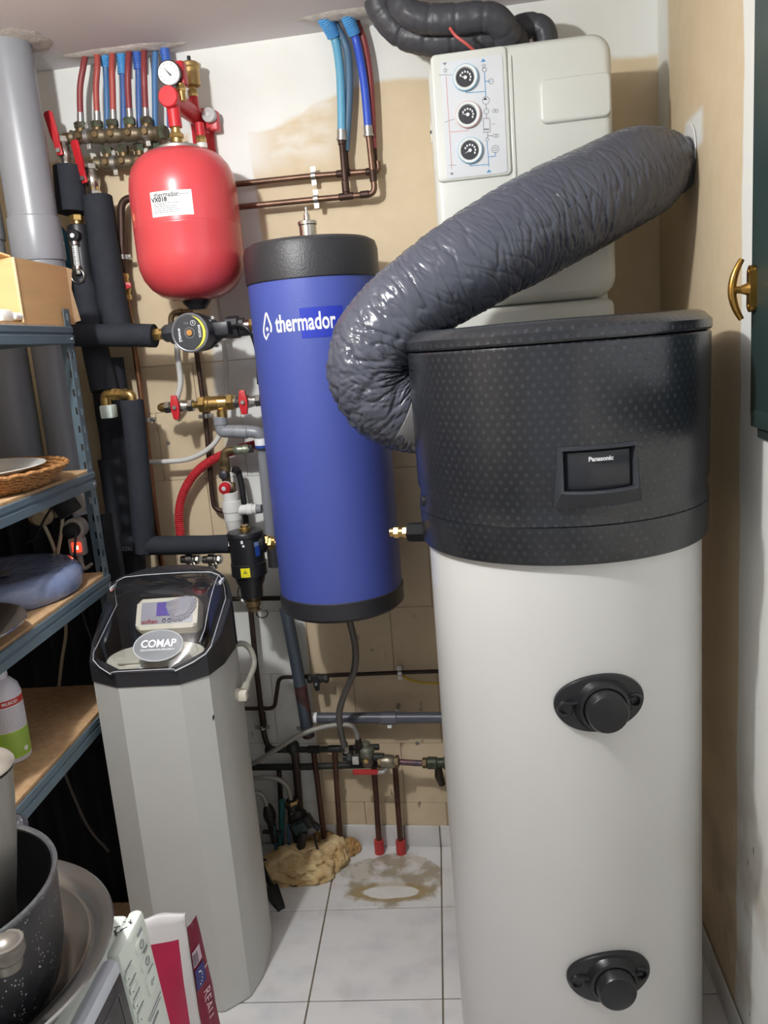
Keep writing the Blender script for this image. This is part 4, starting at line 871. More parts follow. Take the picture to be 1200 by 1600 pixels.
hose('water_hose', 'dark red hose tucked behind the royal blue hose', [(556, 30), (569, 65), (577, 110), (581, 160), (584, 232)], 'dark_red', .0085, .034, HG, ferrule=False)
# left of the vessel
run('copper_pipe', 'bent dark copper pipe at the left side of the red vessel', 'pipe', [p(225, 308, .06), p(189, 311, .06), p(191, 400, .06), p(193, 432, .06)], .0105, DCOPPER, clips=[(p(191, 402, .06), ZUP)], o=.06, fr=.03, group=GRP)
valve('isolating_valve', 'small brass ball valve with red butterfly handle left of the red vessel', W(195, 448, .06), ZUP, -WN + WT * .1, 1.0, body=BRASS)
run('copper_pipe', 'long brown copper pipe running down behind the slim foam sleeve', 'pipe', [p(197, 466, .05), p(207, 520, .05), p(225, 650, .045), p(240, 780, .045), p(255, 900, .045)], .0085, BCOPPER, clips=[(p(232, 656, .045), ZUP)], o=.045, group=GRP)
run('copper_pipe', 'dark copper pipe running down behind the pump to the white siphon', 'pipe', [p(303, 520), p(322, 660), p(331, 770), p(335, 796), p(356, 800)], .0075, DCOPPER, clips=[(p(322, 650), ZUP)], o=o1, group=GRP)
t = run('brass_stub', 'old brass elbow on the wall behind the pump', 'fitting', [p(268, 520, .05), p(267, 489, .05), p(300, 487, .05)], .0085, OBRASS, joints=[(p(282, 488, .05), WT, .016)], fr=.02)
WH = mat('white_hose', (206, 206, 202), .4, 0, .06, 8)
def softhose(name, label, px, r, M, cat='hose', group=None, rf=None, step=None):
    P = smooth([W(*q) for q in px], 10); b = BM()
    if step: P = resample(P, step)
    tube(b, P, r, 12, rf=rf); return obj(name, b, M, None, label, cat, group)
softhose('white_hose', 'white hose hanging behind the pump down to the brass valve', [(276, 530, .07), (278, 560, .07), (282, 595, .07), (277, 620, .07), (267, 640, .06)], .0085, WH)
softhose('white_hose', 'long white hose curving from behind the slim foam sleeve up the wall', [(228, 722, .07), (262, 721, .07), (295, 717, .07), (325, 702, .07), (344, 678, .065), (352, 640, .06), (354, 600, .05), (350, 530, .045), (340, 450, .04)], .0075, WH)
# brass backflow assembly with two red butterfly valves
OB = .13; c = W(318, 632, OB); t = thing('backflow_preventer', 'brass backflow preventer between two red butterfly valves', 'valve', W(345, 645, OB))
d = (W(385, 627, OB) - W(258, 637, OB)).normalized()
a = W(312, 632, OB)
for s in (0, .082):
    b = BM(); hexnut(b, a + d * s, a + d * (s + .02), .024); obj('hex_nut', b, BRASS, t)
b = BM(); lathe(b, a, d, [(-.02, .01), (0, .011), (.018, .016), (.022, .0215), (.03, .0215), (.032, .0195), (.056, .0195), (.058, .0215), (.064, .02), (.084, .018), (.1, .016), (.118, .0105)], 26); obj('body', b, BRASS, t)
b = BM(); q = a + d * .062; lathe(b, q, -ZUP, [(0, .014), (.022, .012), (.024, .015), (.04, .015)], 20); obj('outlet', b, BRASS, t)
valve('butterfly_valve', 'left nickel valve with red butterfly handle and domed brass cap', W(281, 635, OB), d, -WN, 1.15)
valve('butterfly_valve', 'right nickel valve with red butterfly handle against the blue tank', W(386, 627, OB), d, -WN, 1.15)
b = BM(); q = W(263, 636, OB); lathe(b, q + d * .006, -d, [(0, .0125), (.008, .0145), (.013, .0145), (.014, .0135), (.022, .0135), (.03, .0115), (.036, .007), (.038, 0)], 22); tag(obj('domed_fitting', b, BRASS), 'domed brass end cap left of the left butterfly valve', 'fitting')
# grey PVC waste below it
t = thing('waste_pipe', 'grey plastic waste pipe with elbow running down behind the blue tank', 'pipe', W(425, 880, .09), 'grey plastic pipes')
b = BM(); tube(b, fillet([W(345, 664, OB), W(347, 674, OB), W(372, 674, OB)], .03, 8), .0175, 20); obj('elbow', b, PVC, t)
b = BM(); cyl(b, W(344, 651, OB), W(345, 664, OB), .0195, 22, .002); obj('socket', b, PVC, t)
b = BM(); cyl(b, W(368, 674, OB), W(388, 675, OB), .0188, 20, .002); tube(b, fillet([W(385, 674, OB), W(407, 676, OB), W(411, 702, .11), W(428, 885, .09)], .03, 8), .0168, 20); obj('pipe', b, PVC, t)
q = W(409, 693, OB - .008); b = BM(); cyl(b, q + ZUP * .016, q - ZUP * .01, .0195, 22); obj('label_band', b, PRINT_W, t); b = BM(); cyl(b, q - ZUP * .004, q - ZUP * .012, .0197, 22); obj('blue_band', b, MATS['label_blue'], t)
# red corrugated conduit
softhose('corrugated_conduit', 'red corrugated conduit arching over the wall behind the white siphon', [(284, 850, .05), (280, 815, .05), (282, 785, .05), (294, 755, .05), (315, 730, .05), (345, 712, .05), (375, 701, .055), (410, 692, .06)], .0135, mat('conduit_red', (184, 44, 52), .4, 0, .08, 20), 'conduit', rf=lambda s, i: .0138 if (i // 2) % 2 else .0122, step=.0016)
# filling valve and white siphon
OS = .1; t = thing('safety_valve_group', 'old brass safety valve with red cap above the white siphon', 'valve', W(352, 768, OS))
b = BM(); tube(b, fillet([W(351, 728, OS), W(350, 704, OS), W(368, 703, OS)], .02), .011, 16); hexnut(b, W(351, 728, OS), W(350, 715, OS), .015); obj('elbow', b, OBRASS, t)
b = BM(); d = WT; q = W(366, 703, OS); lathe(b, q, d, [(0, .012), (.01, .0145), (.014, .0125), (.028, .0125), (.03, .015), (.042, .013), (.048, .01)], 18); obj('nipple', b, mat('green_nickel', (150, 158, 140), .4, .6, .3, 40), t)
b = BM(); box(b, W(392, 701, OS), (.012, .02, .022), (WT, WN, ZUP), bev=.002); obj('black_cap', b, BLACK, t)
b = BM(); q = W(351, 727, OS); lathe(b, q, -ZUP, [(0, .011), (.004, .0155), (.02, .0155), (.022, .0125), (.05, .0125), (.07, .014)], 18); obj('body', b, OBRASS, t)
b = BM(); q = W(350, 742, OS + .012); lathe(b, q + WN * .01, -WN, [(0, .013), (.018, .013), (.02, .0105), (.021, .004)], 20); obj('side_port', b, mat('dark_port', (50, 52, 60), .4), t)
b = BM(); q = W(352, 760, OS + .012); lathe(b, q + WN * .012, -WN - ZUP * .3, [(0, .0165), (.022, .0175), (.026, .015), (.028, .006)], 22); obj('red_cap', b, RED, t); b = BM(); lathe(b, q - WN * .0145 - ZUP * .004, -WN - ZUP * .3, [(0, .007), (.0025, .006), (.003, .003)], 16); obj('cap_screw', b, SILVER, t)
b = BM(); lathe(b, q + WN * .012, -WN - ZUP * .3, [(.004, .0172), (.008, .0182), (.010, .0175)], 22); obj('white_ring', b, WHITE, t)
b = BM(); box(b, W(362, 762, OS - .01), (.02, .02, .03), (WT, WN, ZUP), bev=.004); obj('bracket', b, OBRASS, t)
b = BM(); tube(b, smooth([W(372, 735, .06), W(378, 760, .06), W(383, 800, .06), W(386, 830, .06)], 5), .009, 12); hexnut(b, W(364, 733, .075), W(372, 736, .065), .012); obj('black_tail', b, BLACK, t)
t = thing('siphon', 'white plastic siphon trap with side arm above the black filter', 'siphon', W(365, 850, OS))
b = BM(); q = W(361, 781, OS); top_ = W(361, 783, OS).z
lathe(b, Vector((q.x, q.y, top_)), -ZUP, [(0, .025), (0, .0275), (.012, .0285), (.03, .0275), (.032, .0255), (.055, .0252), (.056, .0235), (.09, .021), (.094, .018)], 30); obj('trap', b, WHITE, t)
b = BM(); lathe(b, Vector((q.x, q.y, top_)), ZUP, [(-.004, .021), (.026, .0235), (.027, .021), (.0, .018)], 24, hol=True); obj('funnel', b, WHITE, t)
b = BM(); a = W(370, 797, OS); cyl(b, a, a + WT * .06, .0145, 20); cyl(b, a + WT * .03, a + WT * .05, .0172, 20, .002); obj('arm', b, WHITE, t)
b = BM(); cyl(b, a + WT * .055, a + WT * .075, .013, 18); obj('grey_spigot', b, PVC, t)
# nickel taps under the lower foam sleeve
for px, l in ((297, 'left nickel tap under the lower foam sleeve'), (331, 'right nickel tap under the lower foam sleeve')):
    q = W(px, 874, .19); t = thing('nickel_tap', l, 'tap', q, 'nickel taps under the lower foam sleeve')
    b = BM(); lathe(b, q - WT * .026, WT, [(0, .011), (.014, .012), (.018, .0165), (.034, .0165), (.038, .012), (.056, .011)], 18); obj('body', b, CHROME, t); b = BM(); hexnut(b, q + WT * .012, q + WT * .028, .015); obj('nut', b, CHROME, t)
    b = BM(); lathe(b, q, -ZUP, [(0, .012), (.016, .011), (.018, .014), (.026, .014)], 16); obj('spout', b, CHROME, t)
# ================= lower plumbing between softener and heater =================
LG = 'copper pipes low on the back wall'; DK = mat('tarnished_pipe', (66, 54, 48), .55, .5, .45, 20); DG = mat('green_black_pipe', (48, 51, 48), .6, .3, .4, 20)
t = thing('waste_pipe', 'horizontal dark grey plastic waste pipe with coupling, low behind the heater', 'pipe', W(500, 1135, .06), 'grey plastic pipes')
b = BM(); cyl(b, W(478, 1122, .06), W(760, 1121, .06), .0168, 22); obj('pipe', b, PVCD, t)
b = BM(); lathe(b, W(597, 1122, .06), WT, [(0, .0168), (.0, .0198), (.044, .0198), (.047, .0168)], 22); obj('coupling', b, mat('coupling_grey', (96, 98, 110), .35), t)
b = BM(); cyl(b, W(486, 1122, .06), W(496, 1122, .06), .0171, 22); obj('white_label', b, PRINT_W, t)
b = BM(); box(b, W(610, 1131, .06) - WN * .0185, (.012, .004, .008), (WT, WN, ZUP)); obj('coupling_label', b, PRINT_W, t)
b = BM(); q = W(620, 1110, .05); cyl(b, q + WN * .04, q - WN * .006, .006, 12); obj('clip_screw', b, STEEL, t)
t = run('waste_pipe', 'slanting dark grey drop pipe under the blue tank with rusty foot', 'pipe', [W(446, 950, .1), W(456, 1000, .1), W(467, 1060, .095), W(478, 1128, .09), W(482, 1150, .085)], .0185, mat('slate_pipe', (64, 72, 82), .4, 0, .1, 10), group='grey plastic pipes', straight=False, seg=20)
b = BM(); cyl(b, W(469, 1070, .095), W(482, 1150, .085), .0192, 20); obj('rusty_end', b, mat('rusty_paint', (92, 52, 50), .6, .2, .6, 30, rgb2=(44, 38, 36)), t)
clip(t, W(481, 1138, .088), Vector((.1, 0, -1)), .02, .08)
run('copper_pipe', 'thin stepped dark pipe rising from the softener then along the wall', 'pipe', [W(370, 1107, .04), W(429, 1107, .04), W(436, 1058, .04), W(480, 1057, .04), W(620, 1051, .04), W(740, 1047, .04)], .0062, DK, clips=[(W(625, 1051, .04), WT)], o=.04, group=LG)
t = valve('stop_tap', 'small black stop tap with wing lever on the thin wall pipe', W(497, 1060, .05), WT, -WN - ZUP * .2, .9, body=DG, hcol=BLACK)
run('copper_pipe', 'upright dark pipe falling from the magnetic filter beside the softener', 'pipe', [W(390, 935, .045), W(400, 1040, .045), W(408, 1110, .045), W(413, 1150, .045), W(420, 1170, .045), W(450, 1171, .045)], .0085, DK, clips=[(W(410, 1136, .045), ZUP)], joints=[(W(411, 1125, .045), ZUP, .05)], o=.045, group=LG, fr=.03)
run('copper_pipe', 'short horizontal dark pipe behind the drain of the black filter', 'pipe', [W(355, 936, .05), W(470, 934, .05)], .0075, DK, group=LG)
run('copper_pipe', 'upper dark horizontal manifold pipe above the floor risers', 'pipe', [W(415, 1172, .045), W(500, 1171, .045), W(592, 1167, .045)], .0095, DG, joints=[(W(490, 1171, .045), WT, .04), (W(523, 1170, .045), WT, .04)], group=LG)
run('copper_pipe', 'lower green tinged horizontal pipe behind the softener hoses', 'pipe', [W(370, 1199, .04), W(480, 1198, .04), W(600, 1194, .04)], .0105, DG, group=LG)
FLG = 'copper risers out of the floor'
for l, px, top, foot in (('slanting copper riser left of the pair in the foam', [(490, 1174), (497, 1230), (508, 1322)], 1, 0), ('copper riser standing in the small foam blob', [(523, 1174), (527, 1240), (533, 1326)], 1, 0),
                         ('copper riser with red foot under the red lever', [(584, 1196), (588, 1250), (592, 1316)], 0, 1), ('copper riser with red foot under the ball valve', [(617, 1192), (621, 1250), (626, 1316)], 0, 1)):
    P = [W(x, y, .045) for x, y in px]; P[-1].z = .0 if foot else .02; t = run('copper_riser', l, 'pipe', P, .0088, mat('riser_copper', (96, 66, 54), .5, .6, .4, 16), group=FLG, straight=False)
    if foot:
        b = BM(); q = P[-1]; lathe(b, Vector((q.x, q.y, 0)), ZUP, [(0, .0135), (.0, .016), (.03, .0155), (.045, .0145), (.046, .012)], 18); obj('red_sleeve', b, mat('red_conduit', (190, 62, 60), .5, 0, .2, 40), t)
        lathe_b = None
for l, px, r in (('thick dark pipe dropping to the buried valves', [(459, 1160, .05), (463, 1200, .05), (470, 1290, .05)], .0125), ('dark upright pipe beside the teal tube', [(436, 1205, .04), (438, 1240, .04), (440, 1320, .04)], .008)):
    run('copper_pipe', l, 'pipe', [W(*q) for q in px], r, DK, group=LG, straight=False)
b = BM(); lathe(b, W(458, 1168, .05), ZUP, [(-.02, .013), (-.005, .019), (.008, .02), (.02, .014), (.026, .004)], 18); tag(obj('pipe_cap', b, DG), 'dark rounded cap on the thick pipe behind the braided hose', 'fitting')
BG = 'braided flexible hoses'
softhose('braided_hose', 'grey flexible hose hanging in an S from the blue tank', [(545, 965, .23), (555, 1010, .21), (553, 1048, .18), (538, 1085, .15), (530, 1115, .13), (533, 1145, .11), (540, 1172, .1)], .0098, mat('grey_braid', (112, 108, 104), .42, .4, .25, 300, .3, 900), group=BG)
softhose('braided_hose', 'long steel braided hose arching from the softener to the mixing valve', [(360, 1202, .14), (395, 1193, .14), (430, 1172, .14), (470, 1148, .13), (510, 1135, .12), (545, 1133, .11), (557, 1145, .1), (559, 1162, .1)], .0078, BRAID, group=BG)
softhose('braided_hose', 'short braided hose bending down into the larger buried valve', [(370, 1222, .12), (400, 1216, .12), (430, 1216, .12), (448, 1228, .11), (455, 1250, .1)], .0075, BRAID, group=BG)
softhose('braided_hose', 'lowest braided hose bending down into the smaller buried valve', [(370, 1242, .13), (398, 1238, .13), (412, 1246, .125), (419, 1268, .12)], .0078, BRAID, group=BG)
for px, l in ((539, 'chrome hose nut at the foot of the grey flexible hose'), (560, 'dark hose nut at the end of the long braided hose')):
    q = W(px, 1166 if px < 550 else 1160, .1); b = BM(); cyl(b, q + ZUP * .012, q, .0095, 14); hexnut(b, q, q - ZUP * .02, .0135); tag(obj('hose_nut', b, CHROME if px < 550 else DK), l, 'fitting')
# mixing valve train
OV = .095
t = thing('mixing_valve', 'grey green thermostatic mixing valve with knob between hose and ball valve', 'valve', W(575, 1200, OV))
b = BM(); q = W(574, 1183, OV); lathe(b, q - ZUP * .03, ZUP, [(0, .012), (.006, .0165), (.03, .0185), (.036, .022), (.056, .023), (.062, .02), (.066, .0135), (.078, .0125), (.081, .008)], 24); obj('body', b, mat('grey_green_cast', (116, 118, 104), .5, .3, .3, 40), t)
b = BM(); cyl(b, q - WT * .075, q + WT * .05, .011, 16); hexnut(b, q - WT * .062, q - WT * .045, .02); hexnut(b, q - WT * .038, q - WT * .022, .0185); obj('inlet', b, DG, t)
b = BM(); box(b, W(557, 1184, OV) - WN * .017, (.02, .004, .026), (WT, WN, ZUP), bev=.0015); obj('white_tag', b, mat('dull_tag', (196, 194, 190), .5, 0, .3, 120), t)
b = BM(); cyl(b, q - WN * .018, q - WN * .026, .007, 12); obj('screw', b, BRASS, t)
t = thing('ball_valve', 'old nickel ball valve with long red lever pointing left', 'valve', W(606, 1200, OV))
q = W(606, 1190, OV); b = BM(); lathe(b, q - WT * .03, WT, [(0, .014), (.008, .015), (.012, .019), (.03, .022), (.048, .019), (.052, .0155), (.062, .0145)], 22); obj('body', b, mat('old_nickel', (150, 142, 124), .4, .7, .3, 50), t)
for s in (-.028, .024):
    b = BM(); hexnut(b, q + WT * s, q + WT * (s + .01), .0195); obj('hex_nut', b, OBRASS, t)
b = BM(); hl = W(598, 1207, OV + .015); cyl(b, q - ZUP * .01 - WN * .01, hl, .006, 10); tube(b, [W(600, 1206, OV + .02), W(590, 1207, OV + .022)], .006, 10); obj('stem', b, STEEL, t)
b = BM(); a, c = W(551, 1206, OV + .022), W(592, 1207, OV + .022); box(b, (a + c) / 2, ((c - a).length, .012, .016), (WT, WN, ZUP), bev=.005); obj('lever', b, mat('lever_red', (178, 48, 48), .4), t)
t = run('copper_pipe', 'short stained copper pipe between ball valve and green union', 'pipe', [W(617, 1190, .085), W(645, 1192, .085), W(668, 1193, .085)], .009, mat('stained_copper', (128, 92, 92), .5, .5, .6, 60, rgb2=(70, 70, 84)), group=LG, straight=False)
t = thing('compression_union', 'verdigris compression union and drain at the edge of the white heater', 'fitting', W(680, 1230, .085))
q = W(660, 1192, .085); b = BM(); hexnut(b, q, q + WT * .014, .016); obj('nut', b, OBRASS, t)
b = BM(); lathe(b, q + WT * .013, WT, [(0, .0145), (.004, .0185), (.03, .0185), (.034, .015), (.05, .015), (.052, .019), (.07, .019)], 20); obj('union', b, mat('verdigris', (70, 78, 62), .5, .4, .4, 50, rgb2=(50, 52, 40)), t)
b = BM(); c = W(685, 1198, .085); tube(b, [c, c - ZUP * .03, c - ZUP * .06 + WT * .008], .01, 12, rf=lambda s, i: (.011, .0135, .01)[i]); obj('drain', b, mat('dark_bronze', (62, 54, 44), .5, .5, .4, 60), t)
run('gas_pipe', 'thin yellow pipe stub beside the heater under the wall pipe', 'pipe', [W(628, 1056, .02), W(655, 1066, .02), W(720, 1069, .02)], .0035, mat('yellow_pipe', (206, 176, 50), .5), straight=False)
# buried valves, teal tube, green pump, foam, cable
t = thing('buried_valve', 'large dark brass angle valve with braided hose, rising from the foam lump', 'valve', W(456, 1330, .1), 'valves in the foam lump')
q = W(458, 1268, .1); VD = mat('black_bronze', (54, 48, 44), .5, .4, .4, 40)
b = BM(); lathe(b, W(456, 1254, .1), Vector((.05, 0, -1)), [(-.012, .0135), (-.01, .0175), (0, .0175), (.004, .022), (.012, .022), (.014, .017), (.03, .018), (.07, .022), (.1, .017), (.16, .014)], 22); obj('body', b, VD, t)
b = BM(); ball(b, q + WT * .014 - ZUP * .012, .03, 20, (1, .8, .8)); obj('bonnet', b, VD, t)
b = BM(); a = W(456, 1252, .1); hexnut(b, a + ZUP * .005, a - ZUP * .012, .0205); obj('brass_nut', b, BRASS, t)
for px, py in ((455, 1272), (474, 1258), (454, 1289)):
    b = BM(); ball(b, W(px, py, .131), .0022, 8); obj('screw', b, STEEL, t)
t = thing('buried_valve', 'smaller dark angle valve under the lowest braided hose', 'valve', W(422, 1330, .12), 'valves in the foam lump')
b = BM(); lathe(b, W(419, 1262, .12), Vector((.08, 0, -1)), [(-.01, .01), (0, .015), (.02, .02), (.035, .019), (.05, .014), (.12, .011)], 18); obj('body', b, VD, t)
b = BM(); box(b, W(425, 1300, .12), (.06, .012, .01), (WT, WN, ZUP), bev=.002); obj('wing', b, DG, t)
run('teal_tube', 'teal plastic tube between the two buried valves', 'pipe', [W(441, 1250, .09), W(440, 1290, .09), W(436, 1335, .09)], .009, mat('teal_plastic', (40, 104, 104), .45, 0, .2, 30), straight=False)
for k, (px, l) in enumerate(((428, 'thin blue tube left of the large buried valve'), (450, 'thin dark blue tube under the large buried valve'))):
    run('blue_tube', l, 'pipe', [W(px, 1290, .125), W(px + 2, 1315, .125), W(px + 5, 1340, .125)], .005, mat('navy_tube', (48, 78, 100), .45), straight=False, group='thin tubes in the foam')
t = thing('solenoid_plug', 'dark green electric connector tilted on the larger buried valve', 'connector', W(486, 1310, .12))
u_ = (WT * .88 + ZUP * .47).normalized(); v_ = (ZUP * .88 - WT * .47).normalized(); q = W(470, 1291, .13)
b = BM(); box(b, q, (.05, .034, .034), (u_, WN, v_), bev=.006); obj('coil', b, mat('dark_green_plastic', (48, 66, 64), .45), t)
b = BM(); box(b, q + u_ * .032 + v_ * .004, (.024, .032, .038), (u_, WN, v_), bev=.004); obj('plug_head', b, BLACK, t)
b = BM(); cyl(b, q + u_ * .042 - v_ * .014, q + u_ * .048 - v_ * .034, .010, 12); obj('cable_gland', b, BLACK, t)
b = BM(); cyl(b, W(474, 1298, .14), W(468, 1330, .13), .014, 16, .002); obj('core', b, BLACK, t)
softhose('cable', 'black cable looping from the connector across the foam lump to the softener', [(491, 1304, .13), (494, 1318, .13), (494, 1332, .14), (470, 1340, .15), (440, 1341, .16), (405, 1345, .17), (385, 1352, .18)], .004, CABLE_K, 'cable')
t = thing('power_plug', 'black mains plug with cable lying on the tiles beside the softener', 'plug', AZ(435, 1410, 0))
a, c = AZ(408, 1352, .05), AZ(424, 1385, .024); d = (c - a).normalized(); b = BM(); tube(b, smooth([AZ(398, 1340, .06), AZ(408, 1352, .05), AZ(416, 1368, .035), c], 6), .008, 10); obj('cable', b, CABLE_K, t)
sd = d.cross(ZUP).normalized(); b = BM(); pq = AZ(430, 1402, .012); P = [pq - sd * .022 - d * .03, pq + sd * .022 - d * .03, pq + sd * .012 + d * .05, pq - sd * .012 + d * .05]; prism(b, [v - ZUP * .0115 for v in P], ZUP * .026, .004); obj('body', b, BLACK, t)
b = BM(); tube(b, smooth([pq + d * .045 + sd * .01, pq + d * .072 + sd * .008 - ZUP * .006, pq + d * .085 - ZUP * .008, pq + d * .072 - sd * .01 - ZUP * .006, pq + d * .045 - sd * .012], 6), .0035, 8); obj('loop', b, mat('grey_cord', (92, 90, 88), .5), t)
def lump(name, label, c, rx, ry, rz, M, seed, flat=.25):
    b = BM(); bmesh.ops.create_icosphere(b, subdivisions=5, radius=1)
    for v in b.verts:
        n_ = v.co.copy(); s = Vector((seed, seed * 2, 0)); k = 1 + .16 * noise.noise(n_ * 1.6 + s) + .10 * noise.noise(n_ * 3.7 + s) - .22 * max(0, 1 - abs(noise.noise(n_ * 2.6 + s * 2)) * 9) ** 2 + .03 * noise.noise(n_ * 12 + s)
        v.co = Vector((n_.x * rx * k, n_.y * ry * k, max(n_.z * rz * k, -rz * flat))) + Vector((0, 0, rz * flat))
    for v in b.verts: v.co += c
    return obj(name, b, M, None, label, 'foam', 'expanding foam at the pipe feet', angle=80)
FOY = mat('cured_foam', (222, 200, 154), .85, 0, .3, 22, .4, 60, rgb2=(190, 158, 108)); FOD = mat('dark_cured_foam', (200, 162, 104), .9, 0, .3, 30, .5, 80, rgb2=(134, 100, 64))
q = AZ(470, 1352, .03); lump('expanding_foam', 'large lump of yellowed expanding foam around the buried valves', Vector((q.x - .01, q.y + .015, 0)), .125, .085, .062, FOY, 3)
q = AZ(520, 1338, .02); lump('expanding_foam', 'rounded end of the yellow foam lump near the pipes', Vector((q.x, q.y + .01, 0)), .052, .07, .055, FOY, 8)
q = AZ(545, 1322, .02); lump('expanding_foam', 'small orange foam blob at the foot of the second riser', Vector((q.x, q.y + .005, 0)), .036, .036, .032, FOD, 5)
q = AZ(503, 1318, .03); lump('expanding_foam', 'brown foam patch behind the first copper riser', Vector((q.x, q.y + .02, 0)), .055, .04, .045, FOD, 11)

# ================= water softener =================
SX, SY = -.705, 1.86
ws = thing('water_softener', 'tall pale grey water softener cabinet with black top and clear sloping lid', 'water softener', (SX, SY, 0))
SG = mat('softener_grey', (198, 199, 195), .45, 0, .05, 4); SB = mat('softener_black', (44, 45, 50), .4, 0, .12, 8)
Q0 = [(-.765, 1.69), (-.622, 1.69), (-.568, 1.735), (-.55, 1.80), (-.548, 1.90), (-.555, 1.95), (-.585, 2.0), (-.64, 2.03), (-.705, 2.035), (-.77, 2.03), (-.825, 2.0), (-.855, 1.95), (-.862, 1.90), (-.86, 1.80), (-.842, 1.735)]
def dense(P):
    out = []
    for i in range(len(P)):
        a, c = P[i], P[(i + 1) % len(P)]; nn = 4 if (Vector(c) - Vector(a)).length > .08 else 2
        for k in range(nn): out.append((a[0] + (c[0] - a[0]) * k / nn, a[1] + (c[1] - a[1]) * k / nn))
    return out
Q = dense(Q0); YM = 1.86
def ins(s, s2=None): return [(SX + (x - SX) * s, YM + (y - YM) * (s2 or s)) for x, y in Q]
ZJ = .868                                 # level join between grey cabinet and black top
def rim(y): return .898 + .09 * min(max((y - 1.68) / .24, 0), 1)
b = BM(); rings(b, [[Vector((x, y, .0)) for x, y in ins(.98)], [Vector((x, y, .006)) for x, y in Q], [Vector((x, y, .4)) for x, y in Q], [Vector((x, y, ZJ)) for x, y in Q]]); obj('cabinet', b, SG, ws, angle=20)
b = BM(); Qo = ins(1.015, 1.012); Qi = ins(.93, .94); Qf = ins(.92, .93)
rings(b, [[Vector((x, y, ZJ - .002)) for x, y in Q], [Vector((x, y, ZJ - .001)) for x, y in Qo], [Vector((x, y, rim(y) - .003)) for x, y in Qo], [Vector((x, y, rim(y))) for x, y in ins(1.0)], [Vector((x, y, rim(y))) for x, y in Qi], [Vector((x, y, ZJ + .004)) for x, y in Qf]], cap0=False, cap1=True)
obj('collar', b, SB, ws, angle=25)
# rounded hood over the back half
Bk = [(x, y) for x, y in Q if y > 1.9]; Bk = [(-.548, 1.925)] + [p_ for p_ in Bk if p_[1] > 1.926] + [(-.862, 1.925)]
def hr(s, z, d=0.): return [Vector((SX + (x - SX) * s, max(1.925 + d, 1.925 + (y - 1.925) * (s + .0)), z - .0 + 0 * x)) for x, y in Bk]
b = BM(); rings(b, [hr(1.015, ZJ), hr(1.015, .99), hr(.99, 1.022), hr(.93, 1.042), hr(.8, 1.058), hr(.5, 1.07), hr(.2, 1.073)]); obj('hood', b, SB, ws, angle=50)
b = BM(); C0 = [Vector((SX - .005 + .118 * math.cos(2 * PI * k / 48), 1.80 + .088 * math.sin(2 * PI * k / 48), 0)) for k in range(48)]
def cl(s, z): return [Vector((SX - .005 + (v.x - SX + .005) * s, 1.80 + (max(v.y, 1.722) - 1.80) * s, z)) for v in C0]
rings(b, [cl(1.0, ZJ + .004), cl(1.0, .895), cl(.97, .899), cl(.86, .899), cl(.82, .9025), cl(.5, .903)]); bl_ = obj('salt_lid', b, mat('cream_plastic', (222, 220, 204), .45, 0, .05, 6), ws)
b = BM(); box(b, Vector((SX - .03, 1.74, .906)), (.09, .012, .006), bev=.002); obj('salt_lid_grip', b, MATS['cream_plastic'], bl_)
# control unit leaning back
cq = AY(261, 958, 1.862); cn = Vector((.02, -.80, .60)).normalized(); cu_ = Vector((1, .03, 0)).normalized(); cv = cn.cross(cu_).normalized()
b = BM(); P = [cq + cu_ * x + cv * y for x, y in rrect(.152, .079, .012)]; prism(b, [v - cn * .045 for v in P], cn * .045, .006); cb = obj('control_unit', b, mat('ivory_plastic', (226, 222, 202), .45, 0, .05, 8), ws)
def cpt(x, y, h=.0008): return cq + cu_ * x + cv * y + cn * h
b = BM(); prism(b, [cpt(x, y + .002, -.0005) for x, y in rrect(.128, .056, .003)], cn * .0012); fpn = obj('fascia', b, mat('fascia_grey', (166, 166, 176), .3, .1, .1, 20), cb)
b = BM(); prism(b, [cpt(x - .004, y + .011, 0) for x, y in rrect(.044, .034, .002)], cn * .0018); obj('display', b, mat('violet_display', (88, 66, 170), .3), cb)
b = place(text_bm('softeo', .0155, .0005, depth=.0001), cpt(-.041, -.0195, .001), cu_, cv); obj('lettering', b, mat('maroon_print', (140, 44, 52), .5), cb)
for k in range(4):
    b = BM(); q = cpt(-.006 + .0135 * k, -.0185, .001); tube(b, [q + (cu_ * math.cos(2 * PI * j / 20) + cv * math.sin(2 * PI * j / 20)) * .0045 for j in range(20)], .0008, 6, closed=True); box(b, q + cv * .002, (.003, .003, .0004), (cu_, cv, cn)); obj('key', b, PRINT_K, cb)
random.seed(5); Nf = 72; b = BM()
for lay in range(3):
    rs = .034 - .005 * lay
    P = [cpt(.034 + rs * (1 + .18 * math.sin(6 * PI * k / Nf)) * math.cos(2 * PI * k / Nf) * (1 + (.12 if k % 2 else -.04) * random.uniform(.2, 1)), .009 + rs * (1 + .22 * math.sin(4 * PI * k / Nf + 1)) * math.sin(2 * PI * k / Nf) * (1 + (.12 if k % 2 else -.04) * random.uniform(.2, 1)), .0016 + .002 * lay) for k in range(Nf)]; prism(b, P, cn * .002)
obj('torn_film', b, mat('grey_fluff', (176, 176, 186), .9, 0, .15, 60), cb)
